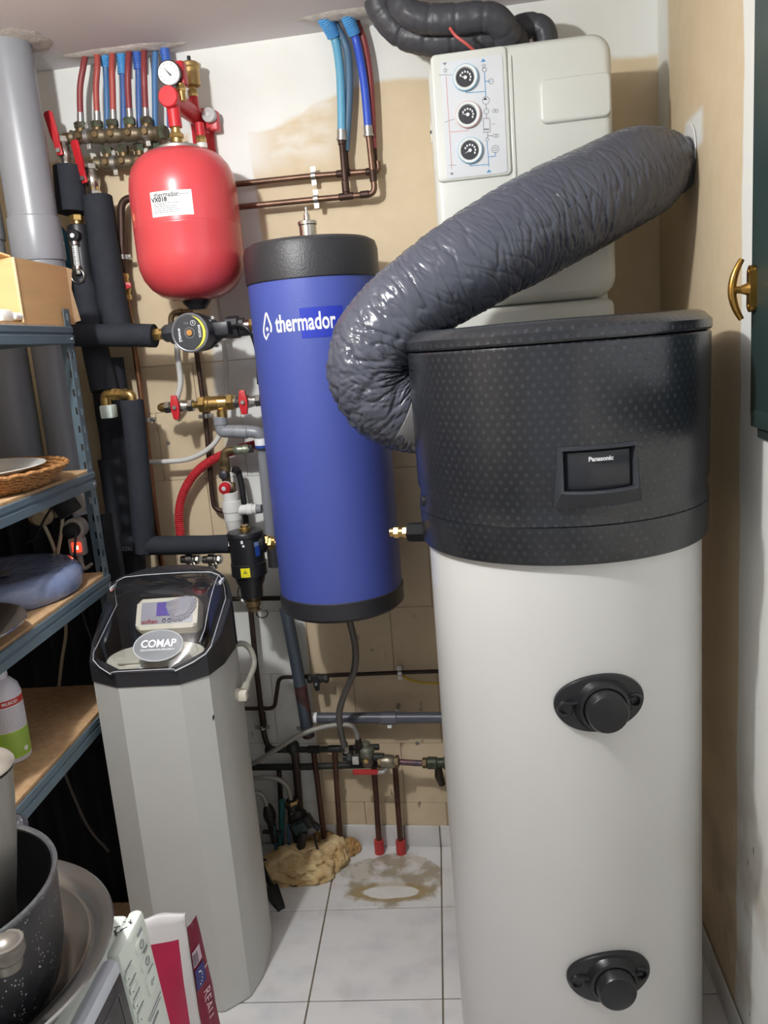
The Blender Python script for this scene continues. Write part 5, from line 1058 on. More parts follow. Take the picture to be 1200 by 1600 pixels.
# clear lid
GL = bpy.data.materials.new('clear_plastic'); GL.use_nodes = True; n_ = GL.node_tree; n_.nodes.remove(n_.nodes['Principled BSDF']); pb = n_.nodes.new('ShaderNodeBsdfGlossy'); pb.inputs['Roughness'].default_value = .05
tr = n_.nodes.new('ShaderNodeBsdfTransparent'); tr.inputs[0].default_value = (.95, .955, .965, 1); mx = n_.nodes.new('ShaderNodeMixShader'); lw = n_.nodes.new('ShaderNodeLayerWeight'); lw.inputs[0].default_value = .25
mp = n_.nodes.new('ShaderNodeMapRange'); mp.inputs[3].default_value = .10; mp.inputs[4].default_value = .45; n_.links.new(lw.outputs['Facing'], mp.inputs[0]); n_.links.new(mp.outputs[0], mx.inputs[0]); n_.links.new(tr.outputs[0], mx.inputs[1]); n_.links.new(pb.outputs[0], mx.inputs[2]); n_.links.new(mx.outputs[0], n_.nodes['Material Output'].inputs[0])
def topz(t): return .906 + .158 * (1 - (1 - t) ** 1.7)
rows = []
for k in range(11):
    t = k / 10; y = 1.684 + .238 * t; r0 = rim(y) + .002; wl = .074 + .066 * min(1, t * 4.2) ** .75; H = max(topz(t) - r0, .006)
    xs = [-wl, -wl, -wl * .985, -wl * .93, -wl * .78, -wl * .4, 0, wl * .4, wl * .78, wl * .93, wl * .985, wl, wl]; zo = [0, .35, .62, .84, .96, .995, 1, .995, .96, .84, .62, .35, 0]
    rows.append([Vector((SX + .004 + x, y, r0 + H * z_)) for x, z_ in zip(xs, zo)])
b = BM(); V = [[b.verts.new(q) for q in r] for r in rows]
for i in range(10):
    for j in range(12): b.faces.new((V[i][j], V[i][j + 1], V[i + 1][j + 1], V[i + 1][j]))
b.faces.new([V[0][j] for j in range(13)])
bmesh.ops.solidify(b, geom=b.faces[:], thickness=.0022); ld = obj('clear_lid', b, GL, ws, angle=40)
EDG = mat('clear_edge', (206, 210, 214), .15, 0, 0)
b = BM(); tube(b, [r_[0] for r_ in rows], .0012, 6); tube(b, [r_[12] for r_ in rows], .0016, 6); tube(b, rows[-1], .0011, 6); tube(b, [r_[9] for r_ in rows[2:]], .0008, 6); tube(b, rows[0], .0009, 6); obj('lid_edge', b, EDG, ld)
for s in (2, 10):
    q = rows[-1][s]; b = BM(); box(b, q + Vector((0, -.008, .003)), (.007, .04, .010), bev=.003); obj('hinge', b, EDG, ld)
k = 1; q = rows[k][6] * .35 + rows[k + 1][6] * .65 + Vector((.030, 0, 0)); bu = Vector((1, 0, 0)); bn = bu.cross(rows[k + 2][6] - rows[k][6]).normalized(); bv = bn.cross(bu); q = q + bn * .002
b = BM(); prism(b, [q + bu * .057 * math.cos(2 * PI * k / 44) + bv * .038 * math.sin(2 * PI * k / 44) for k in range(44)], bn * .0025, .0008); bd = obj('badge', b, mat('badge_grey', (128, 131, 135), .5, .0), ld)
b = BM(); tube(b, [q + bn * .0025 + bu * .0575 * math.cos(2 * PI * k / 44) + bv * .0385 * math.sin(2 * PI * k / 44) for k in range(44)], .0012, 6, closed=True); obj('badge_rim', b, EDG, bd)
t_ = text_bm('COMAP', .026, .0007, depth=.0001); xw = max(v.co.x for v in t_.verts) - min(v.co.x for v in t_.verts)
for v in t_.verts: v.co.x *= .082 / xw
b = place(t_, q + bn * .0032 + bv * .004, bu, bv); obj('lettering', b, PRINT_W, bd)
t_ = text_bm('SOLUTIONS FOR EFFICIENCY', .006, .0001, depth=.0001); xw = max(v.co.x for v in t_.verts) - min(v.co.x for v in t_.verts)
for v in t_.verts: v.co.x *= .080 / xw
b = place(t_, q + bn * .0032 - bv * .011, bu, bv); obj('lettering', b, PRINT_W, bd)
# overflow elbow and clear hose on its right flank
q = AX(373, 1085, -.543); b = BM(); cyl(b, q - Vector((.01, 0, 0)), q + Vector((.006, 0, 0)), .015, 18); box(b, q + Vector((.012, -.005, 0)), (.022, .026, .024), bev=.003); el = obj('overflow_elbow', b, mat('ivory_fitting', (222, 216, 200), .45), ws)
P = [Vector(q) + Vector((.014, .0, .008)), AX(386, 1068, -.525), AX(397, 1040, -.52), AX(393, 1018, -.525), AX(381, 1006, -.54), Vector((-.565, 1.94, AX(376, 1003, -.55).z + .004))]; b = BM(); S_ = smooth(P, 8); tube(b, S_, .0075, 12); lathe(b, P[0], (P[1] - P[0]), [(0, .0115), (.02, .0115), (.022, .01)], 14); obj('overflow_hose', b, mat('milky_hose', (168, 166, 154), .3, 0, .2, 30), ws)
q = AX(334, 1122, -.546); b = BM(); box(b, AX(333.5, 1121, -.5465), (.001, .012, .010), bev=.0003, seg=1); obj('scuff', b, PRINT_K, ws)
# ================= grey drainpipes, left =================
def drain(label, px, py0, z0, z1, Y, r, coll=()):
    c = AY(px, py0, Y); t = thing('drainpipe', label, 'pipe', Vector((c.x, Y, z0)), 'grey drainpipes behind the shelf')
    b = BM(); cyl(b, Vector((c.x, Y, z0)), Vector((c.x, Y, z1)), r, 36); obj('pipe', b, PVC, t)
    for za, zb in coll:
        b = BM(); lathe(b, Vector((c.x, Y, za)), ZUP, [(0, r), (.001, r + .004), (.012, r + .006), (zb - za - .012, r + .005), (zb - za - .003, r + .004), (zb - za, r)], 36); obj('socket', b, PVC, t)
    return t
drain('thick grey drainpipe with socket joint, reaching the ceiling at left', 36, 240, 1.72, ZC, 2.2, .062, [(1.862, 1.975)])
drain('grey drainpipe at the left photo edge, beside the thick one', -24, 400, 1.76, ZC, 2.22, .055, [(1.93, 2.06)])
drain('wide grey drainpipe behind the second shelf, dark at top', 20, 640, 0, 1.74, 2.2, .062)
drain('narrower grey drainpipe right of the wide one behind the shelf', 92, 640, 0, 1.70, 2.22, .047)

# ================= metal shelving unit =================
SHM = mat('shelf_blue_grey', (98, 118, 130), .4, .3, .12, 10); CHIP = mat('chipboard', (196, 162, 122), .85, 0, .2, 60, .05, 300, rgb2=(178, 144, 104))
SX0, SX1, SY0, SY1 = -1.33, -.872, .95, 1.975
su = thing('shelving_unit', 'blue grey bolted metal shelving with chipboard boards along the left side', 'shelf', Vector(((SX0 + SX1) / 2, (SY0 + SY1) / 2, 0)))
def flange(bm, o, U, Wd, z0, z1, nrm, th=.0018):      # perforated strip: real slots
    cols = [0, .010, .021, Wd]; zc = z0; k = 0; zs_ = [z0]
    while zc < z1 - .001:
        zc = min(zc + (.028 if k % 2 == 0 else .017), z1); zs_.append(zc); k += 1
    G = [[bm.verts.new(o + U * c + ZUP * (z - o.z)) for c in cols] for z in zs_]; F = []
    for i in range(len(zs_) - 1):
        for j in range(3):
            if j == 1 and i % 2 == 1: continue
            F.append(bm.faces.new((G[i][j], G[i][j + 1], G[i + 1][j + 1], G[i + 1][j])))
    r = bmesh.ops.extrude_face_region(bm, geom=F); bmesh.ops.translate(bm, verts=[v for v in r['geom'] if isinstance(v, bmesh.types.BMVert)], vec=-nrm * th)
for x, y, sx, sy in ((SX1, SY1, -1, -1), (SX0, SY1, 1, -1), (SX1, SY0, -1, 1), (SX0, SY0, 1, 1)):
    b = BM(); o = Vector((x, y, 0)); flange(b, o, Vector((0, sy, 0)), .032, 0, 1.72, Vector((-sx, 0, 0))); flange(b, o, Vector((sx, 0, 0)), .032, 0, 1.72, Vector((0, -sy, 0))); obj('upright', b, SHM, su)
levels = [1.679, 1.325, 1.059, .753, .1]
for z in levels:
    for xx, nx in ((SX1, 1), (SX0, -1)):          # long beams, folded profile
        prof = [(0, 0), (.003, -.002), (.003, -.014), (-.002, -.018), (.003, -.022), (.003, -.040), (-.008, -.042), (-.008, -.040), (0, -.038)]
        b = BM(); prism(b, [Vector((xx + nx * (.0005 + u), SY0 + .002, z + v)) for u, v in prof], Vector((0, SY1 - SY0 - .004, 0))); obj('beam', b, SHM, su)
        for yy in (SY0 + .014, SY1 - .014):
            b = BM(); cyl(b, Vector((xx + nx * .002, yy, z - .03)), Vector((xx + nx * .006, yy, z - .03)), .0045, 10); obj('rivet', b, STEEL, su)
    for yy in (SY0 + .004, SY1 - .004):
        b = BM(); box(b, Vector(((SX0 + SX1) / 2, yy, z - .02)), (SX1 - SX0 - .01, .003, .04)); obj('end_beam', b, SHM, su)
    b = BM(); box(b, Vector(((SX0 + SX1) / 2, (SY0 + SY1) / 2, z + .001)), (SX1 - SX0 - .006, SY1 - SY0 - .008, .010)); obj('board', b, CHIP, su)
# cardboard box with an open flap
CARD = mat('cardboard', (200, 162, 112), .85, 0, .08, 6, .08, 300, stretch=(1, 1, 6)); CEDGE = mat('card_edge', (216, 186, 142), .9, 0, .2, 200)
zb = 1.6852; xf = -.880; ya, yb_ = AX(37, 503, xf).y, AX(116, 498, xf).y; zt_ = AX(105, 418, xf).z
t = thing('cardboard_box', 'open brown cardboard box on the top shelf', 'box', Vector((xf - .13, (ya + yb_) / 2, zb)))

for nm, c, s in (('side', (xf - .002, (ya + yb_) / 2, (zb + zt_) / 2), (.004, yb_ - ya, zt_ - zb)), ('side', (xf - .27, (ya + yb_) / 2, (zb + zt_) / 2), (.004, yb_ - ya, zt_ - zb)), ('side', (xf - .135, ya + .002, (zb + zt_) / 2), (.264, .004, zt_ - zb)), ('side', (xf - .135, yb_ - .002, (zb + zt_) / 2), (.264, .004, zt_ - zb)), ('base', (xf - .135, (ya + yb_) / 2, zb + .002), (.264, yb_ - ya - .01, .004))):
    b = BM(); box(b, c, s); obj(nm, b, CARD, t)
b = BM(); P = [Vector((xf - .268, ya + .001, zt_)), Vector((xf - .006, ya + .001, zt_)), Vector((xf - .045, ya - .055, zt_ + .02)), Vector((xf - .25, ya - .06, zt_ + .022))]; prism(b, P, (0, 0, .004)); obj('flap', b, CARD, t)
b = BM(); P = [Vector((xf, yb_ - .002, zb + .005)), Vector((xf, yb_ - .002, zt_)), Vector((xf + .004, yb_ + .02, zt_ - .003)), Vector((xf + .002, yb_ + .006, zt_ - .05)), Vector((xf + .004, yb_ + .028, zb + .01))]; prism(b, P, (-.004, 0, 0)); obj('flap', b, CEDGE, t)
b = BM(); box(b, Vector((xf - .001, ya + .001, (zb + zt_) / 2)), (.006, .006, zt_ - zb), bev=.0015); obj('folded_edge', b, CEDGE, t)
q = AX(4, 497, -.90); b = BM(); box(b, (q.x - .01, q.y, zb + .014), (.05, .05, .026), bev=.008); cyl(b, Vector((q.x + .012, q.y + .02, zb + .013)), Vector((q.x + .014, q.y + .05, zb + .013)), .008, 12, .002); tag(obj('white_adapter', b, WHITE), 'small white plastic adapter on the top shelf before the cardboard box', 'adapter')
# plate in a woven tray
tc_ = AZ(-25, 752, 1.375); TR = .24
WOV = mat('woven_rattan', (196, 142, 84), .75, 0, .4, 240, .6, 500, rgb2=(132, 86, 46)); zt2 = 1.3312
tcx, tcy = -1.058, 1.716
t = thing('wicker_tray', 'round woven wicker tray holding a white plate on the second shelf', 'tray', Vector((tcx, tcy, zt2)))
b = BM(); lathe(b, Vector((tcx, tcy, zt2)), ZUP, [(0, .11), (0, .173), (.006, .184), (.006, .0)], 48); obj('base', b, WOV, t)
for k in range(6):
    r = .179 + .0084 * k; zz = zt2 + .0075 + .007 * k; b = BM(); N = 150
    tube(b, [Vector((tcx + (r + .0016 * math.cos(k * PI + j * PI)) * math.cos(2 * PI * j / N), tcy + (r + .0016 * math.cos(k * PI + j * PI)) * math.sin(2 * PI * j / N), zz + .0012 * math.sin(j * PI / 2))) for j in range(N)], .005, 6, closed=True); obj('woven_rim', b, WOV, t)
CER = mat('white_ceramic', (226, 230, 224), .2, 0, .02, 4)
b = BM(); lathe(b, Vector((tcx + .008, tcy - .016, zt2 + .036)), ZUP, [(-.0135, .055), (-.0135, .095), (-.007, .10), (.0135, .177), (.015, .1785), (.016, .177), (.0045, .134), (-.002, .10), (-.002, 0)], 64); tag(obj('plate', b, CER), 'white ceramic plate lying in the wicker tray', 'plate')
# wrapped coil of tube
WRAP = mat('stretch_film', (128, 142, 176), .16, 0, .15, 12, .5, 110, coat=.4); cc = Vector((-1.058, 1.79, 1.0652)); CR = .185
t = thing('hose_coil', 'coil of bluish tubing wrapped in shiny clear film on the third shelf', 'coil', cc)
b = BM(); random.seed(2)
for ring, rr in enumerate((.170, .155)):
    for lv in range(3):
        N = 80; tube(b, [cc + Vector(((rr + .002 * noise.noise((j * .3, lv, ring))) * math.cos(2 * PI * j / N), (rr + .002 * noise.noise((j * .3, lv, ring))) * math.sin(2 * PI * j / N), .0105 + .0185 * lv + .0015 * noise.noise((j * .2, lv + 5, ring)))) for j in range(N)], .0108, 10, closed=True)
obj('tube', b, WRAP, t)
b = BM(); rr_ = []
N = 160
for z_, rad in ((.0012, .176), (.013, .1845), (.031, .187), (.049, .184), (.060, .174), (.064, .162), (.062, .134), (.060, .067), (.0595, .001)):
    rr_.append([cc + Vector((math.cos(2 * PI * j / N), math.sin(2 * PI * j / N), 0)) * (rad * (1 + .012 * noise.noise((8 * math.cos(2 * PI * j / N), 8 * math.sin(2 * PI * j / N), z_ * 60)) + .004 * noise.noise((40 * math.cos(2 * PI * j / N), 40 * math.sin(2 * PI * j / N), z_ * 200)))) + Vector((0, 0, z_ + .002 * noise.noise((6 * math.cos(2 * PI * j / N), 6 * math.sin(2 * PI * j / N), rad * 40)))) for j in range(N)])
rings(b, rr_); obj('film', b, WRAP, t, angle=60)
b = BM(); box(b, cc + Vector((-.006, -.05, .0675)), (.123, .056, .0012), (Vector((.93, .36, 0)), Vector((-.36, .93, 0)), ZUP)); obj('paper_label', b, mat('label_grey', (120, 118, 122), .5, 0, .2, 60), t)
# frying pan
pc_ = Vector((-1.02, 1.44, 1.0652)); pr = .186
t = thing('frying_pan', 'wide dark frying pan with polished rim on the third shelf edge', 'pan', pc_)
b = BM(); lathe(b, pc_, ZUP, [(0, 0), (0, .125), (.004, .135), (.030, pr - .012), (.036, pr - .002), (.038, pr), (.040, pr - .001)], 72, open1=True); obj('outside', b, mat('polished_steel', (196, 194, 190), .14, .95, .05, 20), t)
b = BM(); lathe(b, pc_, ZUP, [(.040, pr - .001), (.039, pr - .006), (.030, pr - .018), (.016, .140), (.012, .136), (.008, .12), (.008, 0)], 72, open0=True); obj('inside', b, mat('pan_coating', (92, 84, 76), .35, .3, .15, 20), t)
# pump bottle
bq = AZ(20, 1184, .7592); t = thing('pump_bottle', 'white pump bottle with red and lime green label on the lowest board', 'bottle', Vector((bq.x, bq.y, .7592))); bo = Vector((bq.x, bq.y, .7592)); rb = .036
BW = mat('bottle_white', (226, 224, 234), .35, 0, .02, 5)
S = 1.12
b = BM(); lathe(b, bo, ZUP, [(s * S, r * S) for s, r in ((0, .030), (.002, .034), (.006, .036), (.135, .036), (.15, .032), (.162, .022), (.167, .016), (.172, .015))], 40); obj('body', b, BW, t)
b = BM(); lathe(b, bo, ZUP, [(s * S, r * S) for s, r in ((.168, .0165), (.17, .0175), (.192, .0165), (.194, .013), (.204, .0125))], 24); obj('collar', b, BW, t)
b = BM(); hd = bo + ZUP * .205 * S; P = [(-.02, 0), (.013, 0), (.018, .006), (.03, .01), (.04, .018), (.038, .026), (.026, .036), (.01, .039), (-.02, .034)]
prism(b, [hd + Vector((x * S, -.013, z * S)) for x, z in P], (0, .026, 0), .005); obj('pump_head', b, BW, t); rb = .036 * S
thb = -math.atan2(bo.x, bo.y) * 1.0 + .25
def onb(nm, x0, x1, z0, z1, M, h=.0003):
    b = BM(); n = max(2, int((x1 - x0) / .006))
    for k in range(n):
        xa, xb = x0 + (x1 - x0) * k / n, x0 + (x1 - x0) * (k + 1) / n; b.faces.new([b.verts.new((p_, q_, h)) for p_, q_ in ((xa, z0), (xb, z0), (xb, z1), (xa, z1))])
    bmesh.ops.remove_doubles(b, verts=b.verts, dist=1e-5); 
    for v in b.verts: v.co.x *= S; v.co.y *= S
    wrap(b, bo.x, bo.y, rb, thb, bo.z); return obj(nm, b, M, t)
onb('red_band', -.06, .055, .117, .130, mat('label_red', (196, 54, 46), .5)); onb('white_band', -.03, .055, .066, .117, mat('label_white', (226, 222, 230), .5)); onb('green_band', -.06, .055, .012, .066, mat('label_green', (160, 200, 60), .5)); onb('green_strip', -.06, -.03, .066, .117, MATS['label_green'])
b = wrap(text_bm('MUSCID', .0095, .0002, depth=.0001), bo.x, bo.y, rb + .0006, thb + .004 / rb, bo.z + .1235 * S); obj('lettering', b, PRINT_W, t)
b = BM(); random.seed(4)
for z0, z1, n in ((.070, .112, 12), (.020, .060, 9)):
    for k in range(n):
        z = (z0 + (z1 - z0) * k / (n - 1)) * S; x = -.024
        while x < .04:
            wd = random.uniform(.003, .008); b.faces.new([b.verts.new((p_, q_, .0007)) for p_, q_ in ((x, z - .0005), (x + wd, z - .0005), (x + wd, z + .0005), (x, z + .0005))]); x += wd + .0012
wrap(b, bo.x, bo.y, rb, thb, bo.z); obj('fine_print', b, mat('faint_print', (150, 146, 150), .6), t)
b = BM(); bmesh.ops.create_circle(b, cap_ends=True, segments=18, radius=.0055, matrix=Matrix.Translation((.022, .028, .0009))); wrap(b, bo.x, bo.y, rb, thb, bo.z); obj('white_mark', b, PRINT_W, t)
# power strip, plugs and cables in the shade behind the shelf
YP = 2.03; t = thing('power_strip', 'white multi socket power strip with glowing red switch behind the shelf', 'power strip', AY(122, 880, YP)); WS = mat('strip_white', (206, 196, 184), .45)
q = AY(122, 853, YP); ph = [AY(117, 785, YP), AY(119, 825, YP), AY(123, 856, YP)]
b = BM(); box(b, q, (.042, .03, .05), bev=.007); lathe(b, ph[1] + Vector((0, .015, 0)), Vector((0, -1, 0)), [(0, .028), (.03, .028), (.032, .024)], 24); lathe(b, ph[0] + Vector((0.008, .015, 0)), Vector((0, -1, 0)), [(0, .028), (.03, .028), (.032, .024)], 24); obj('housing', b, WS, t)
b = BM(); box(b, q + Vector((.003, -.016, 0)), (.024, .006, .026), bev=.002); obj('switch', b, mat('red_glow', (255, 60, 40), .3, emit=2.2), t)
b = BM(); box(b, q + Vector((.003, -.0195, 0)), (.012, .001, .01)); obj('switch_lamp', b, mat('orange_glow', (255, 190, 150), .3, emit=3.5), t)
b = BM(); P = smooth([q + Vector((0, 0, -.024)), q + Vector((.002, 0, -.05)), q + Vector((.01, 0, -.062)), q + Vector((.03, 0, -.05))], 6); tube(b, P, .006, 10, rf=lambda s, i: max(.004, .008 - .06 * s)); obj('cord', b, WS, t)
b = BM(); lathe(b, ph[1] + Vector((0, -.018, 0)), Vector((0, -1, 0)), [(0, .02), (.025, .019), (.028, .01)], 20); tag(obj('round_plug', b, BLACK), 'round black plug in the middle socket of the power strip', 'plug')
b = BM(); box(b, ph[0] + Vector((-.006, -.04, .0)), (.05, .045, .05), (Vector((.88, 0, .47)), Vector((0, 1, 0)), Vector((-.47, 0, .88))), bev=.005); tag(obj('power_adapter', b, BLACK), 'tilted black power adapter in the top socket of the power strip', 'plug')
q = AY(64, 800, 1.98); b = BM(); lathe(b, q, Vector((.3, -.8, -.5)), [(-.02, .022), (.0, .03), (.02, .03), (.028, .02)], 22); tag(obj('junction_cap', b, mat('cream_box', (176, 158, 128), .5)), 'round cream junction cap on the shaded wall under the second shelf', 'junction box')
softc = lambda name, label, pts, r, M: obj(name, (lambda b: (tube(b, smooth(pts, 8), r, 8), b)[1])(BM()), M, None, label, 'cable', 'cables behind the shelf')
softc('cable', 'cream cable running down from the junction cap behind the shelf', [AY(66, 815, 1.98), AY(82, 850, 1.99), AY(93, 890, 2.0), AY(97, 930, 2.02), AY(103, 985, 2.02), AY(97, 1030, 2.02), AY(91, 1080, 2.02)], .0048, CABLE_W)
softc('cable', 'second cream cable dropping from the second shelf', [AY(100, 780, 1.99), AY(96, 830, 1.99), AY(90, 870, 1.99), AY(96, 900, 2.0)], .0048, CABLE_W)
softc('cable', 'thin black cable crossing before the junction cap', [AY(88, 783, 1.9), AY(70, 810, 1.9), AY(55, 840, 1.9), AY(40, 850, 1.9)], .003, CABLE_K)
softc('cable', 'black cable hanging from the round plug', [AY(119, 828, 1.9), AY(117, 860, 1.88), AY(118, 900, 1.9), AY(130, 960, 1.9), AY(146, 1010, 1.9), AY(150, 1050, 1.9)], .0035, CABLE_K)
softc('cable', 'grey cable curving down in the dark under the lowest board', [AY(100, 1205, 1.9), AY(118, 1250, 1.92), AY(140, 1295, 1.93), AY(170, 1330, 1.94)], .004, mat('grey_cable', (96, 92, 90), .5))
b = BM();  # dark folded sheet, stands in for the deep shade behind the lower shelves
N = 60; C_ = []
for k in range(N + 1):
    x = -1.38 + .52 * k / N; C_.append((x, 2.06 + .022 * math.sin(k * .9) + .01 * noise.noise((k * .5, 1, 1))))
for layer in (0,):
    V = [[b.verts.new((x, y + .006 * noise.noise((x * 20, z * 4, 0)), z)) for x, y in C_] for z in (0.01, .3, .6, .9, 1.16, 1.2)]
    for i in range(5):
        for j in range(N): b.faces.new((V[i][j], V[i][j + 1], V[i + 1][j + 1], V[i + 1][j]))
bmesh.ops.solidify(b, geom=b.faces[:], thickness=.003); tag(obj('shade_sheet', b, mat('shade_dark', (62, 62, 67), .9, 0, .2, 20)), 'dark cloth hanging in folds behind the lower shelves', 'cloth')

# ================= microwave with pans on it =================
MZ = .865; fx = lambda z: -.417 + (.899 - z) * .08 - .047 * 0
YF = .955
mwf = AY(225, 1418, YF); mwx = mwf.x
MWM = mat('microwave_white', (226, 234, 226), .3, 0, .02, 4, coat=.2); MWS = mat('microwave_door', (214, 220, 232), .3, 0, .02, 4, coat=.2)
mz1 = mwf.z; mz0 = mz1 - .27
def mx_(z): return mwx + (mz1 - z) * .08
t = thing('microwave', 'white microwave oven with button panel and dark door glass, bottom left', 'microwave', Vector((mwx - .2, .72, mz0)))
YN = YF - .50; xb = mwx - .36
b = BM(); prism(b, [Vector((xb, YN, mz0)), Vector((mx_(mz0) - .018, YN, mz0)), Vector((mwx - .018, YN, mz1)), Vector((xb, YN, mz1))], (0, YF - YN - .012, 0), .006); obj('case', b, MWM, t)
YD = .866
def mface(nm, y0, y1, z0, z1, th, M, bev=.004, par=None, off=0.):
    b = BM(); prism(b, [Vector((mx_(z0) - .02 + off, y0, z0)), Vector((mx_(z1) - .02 + off, y0, z1)), Vector((mx_(z1) - .02 + off, y1, z1)), Vector((mx_(z0) - .02 + off, y1, z0))], (.02 * th, 0, 0), bev); return obj(nm, b, M, par or t)
pn = mface('button_panel', YD + .001, YF, mz0 + .055, mz1, 1.0, MWM, .008); mface('lower_panel', YD + .001, YF, mz0, mz0 + .054, 1.0, MWS, .004)
dr = mface('door', YN, YD - .001, mz0, mz1, 1.0, MWS, .008)
def mpt(y, z, h=.0006): return Vector((mx_(z) + h, y, z))
dz = AX(186, 1520, mx_(mz1 - .05)); 
mface('door_glass', YN + .03, YD - .008, mz0 + .02, mz1 - .017, .02, mat('door_glass', (54, 52, 58), .12), .0003, dr, .0201)
MU = Vector((0, 1, 0)); MV = Vector((-.08, 0, 1)).normalized(); MN = Vector((1, 0, .08)).normalized()
b = BM(); y0, y1, z0, z1 = YN + .045, YD - .024, mz0 + .035, mz1 - .034
for a, c in (((y0, z0), (y1, z0)), ((y1, z0), (y1, z1)), ((y1, z1), (y0, z1)), ((y0, z1), (y0, z0))):
    A_, C2 = mpt(*a, .001), mpt(*c, .001); box(b, (A_ + C2) / 2, (max(abs(a[0] - c[0]), .0015), max(abs(a[1] - c[1]), .0015), .0003), (MU, MV, MN))
obj('glass_border', b, mat('glass_line', (84, 82, 88), .3), dr)
def mbtn(y, z, wd, hg, r, nm='button'):
    b = BM(); prism(b, [mpt(y + u * 1, z + v, -.0005) for u, v in rrect(wd, hg, r)], MN * .0022, .0008); return obj(nm, b, MWM, pn)
cy_ = (YD + YF) / 2
def micon(y, z, r, M=PRINT_G):
    b = BM(); q = mpt(y, z, .0022); tube(b, [q + (MU * math.cos(2 * PI * k / 20) + MV * math.sin(2 * PI * k / 20)) * r for k in range(20)], .0006, 6, closed=True); return b
def myz(px, py):
    q = AX(px, py, mwx)
    for _ in range(6): q = AX(px, py, mx_(q.z))
    return q.y, q.z
for k, (px, py, nm) in enumerate(((219, 1475, 'stop'), (228, 1501, 'timer'), (237, 1532, 'start'))):
    y, z = myz(px, py); bt_ = mbtn(y, z, .034, .020 + .010 * (k == 2), .009)
    if k == 2: b = place(text_bm('D+', .010, .0001, depth=.0001), mpt(y, z, .002), MU, MV)
    else:
        b = micon(y, z, .0055); box(b, mpt(y, z + .002, .0022), (.0008, .005, .0003), (MU, MV, MN))
    obj('symbol', b, PRINT_G, bt_)
    b = BM(); box(b, mpt(y + .004, z + .0155), (.018, .0014, .0003), (MU, MV, MN)); box(b, mpt(y + .006, z + .0125), (.014, .0014, .0003), (MU, MV, MN)); obj('caption', b, PRINT_G, pn)
for px, py in ((202, 1521), (209, 1541), (215, 1563), (221, 1584)):
    y, z = myz(px, py); bt_ = mbtn(y, z, .024, .010, .004); b = BM(); cyl(b, mpt(y - .007, z - .002, .0015), mpt(y - .007, z - .002, .0021), .0011, 10); obj('dot', b, PRINT_K, bt_)
    b = BM(); box(b, mpt(y + .001, z + .009), (.022, .0018, .0003), (MU, MV, MN)); obj('caption', b, PRINT_G, pn)
y, z = myz(241, 1572); b = BM(); box(b, mpt(y, z), (.05, .0014, .0003), (MU, MV, MN)); box(b, mpt(y, z - .005), (.042, .0014, .0003), (MU, MV, MN)); box(b, mpt(y - .004, z - .014), (.022, .004, .0003), (MU, MV, MN)); obj('caption', b, PRINT_G, pn)
random.seed(9); b = BM()
for cx, cyy, n, s in ((AZ(183, 1455, mz1).x, AZ(183, 1455, mz1).y, 9, .008), (AZ(200, 1442, mz1).x, AZ(200, 1442, mz1).y, 3, .003)):
    for k in range(n):
        a = random.uniform(0, PI); q = Vector((cx + random.gauss(0, s), cyy + random.gauss(0, s * .7), mz1 + .0002)); box(b, q, (random.uniform(.003, .010), .0014, .0003), (Vector((math.cos(a), math.sin(a), 0)), Vector((-math.sin(a), math.cos(a), 0)), ZUP))
obj('paint_chips', b, PRINT_K, t)
b = BM(); box(b, Vector((mwx - .20, YF - .26, mz0 - .02)), (.44, .56, .03), bev=.004); tb0 = thing('side_table', 'plain wooden side table carrying the microwave', 'table', Vector((mwx - .20, YF - .26, 0))); obj('top', b, CHIP, tb0)
for sx in (-.2, .2):
    for sy in (-.26, .26):
        b = BM(); box(b, Vector((mwx - .2 + sx, YF - .26 + sy, (mz0 - .035) / 2 + .0025)), (.035, .035, mz0 - .04), bev=.003); obj('leg', b, CHIP, tb0)
for sx in (-.15, .12):
    for sy in (-.2, .2):
        b = BM(); cyl(b, Vector((mwx - .2 + sx, YF - .26 + sy, mz0 - .005)), Vector((mwx - .2 + sx, YF - .26 + sy, mz0 + .003)), .012, 12); obj('foot', b, BLACK, t)
# steel basin
zr_ = mz1 + .062; bs = Vector((-.626, .785, mz1 + .001)); cr = .2015
STB = mat('basin_steel', (158, 154, 150), .27, .9, .15, 14, .05, 24); H_ = zr_ - mz1
b = BM(); k_ = cr / .205
lathe(b, bs, ZUP, [(0, 0), (0, .148 * k_), (.004, .155 * k_), (.044, .176 * k_), (H_ - .012, .18 * k_), (H_ - .007, .184 * k_), (H_ - .003, .199 * k_), (H_ - .004, .204 * k_), (H_ - .001, cr), (H_ + .001, .203 * k_), (H_ + .0005, .196 * k_), (H_ - .005, .182 * k_), (H_ - .012, .1765 * k_), (.05, .1735 * k_), (.012, .155 * k_), (.006, .146 * k_), (.003, .14 * k_), (.003, .128 * k_), (.0045, .124 * k_), (.003, .12 * k_), (.003, .10 * k_), (.0045, .096 * k_), (.003, .092 * k_), (.003, 0)], 96); tag(obj('steel_basin', b, STB), 'wide shallow stainless steel basin on the microwave', 'basin')
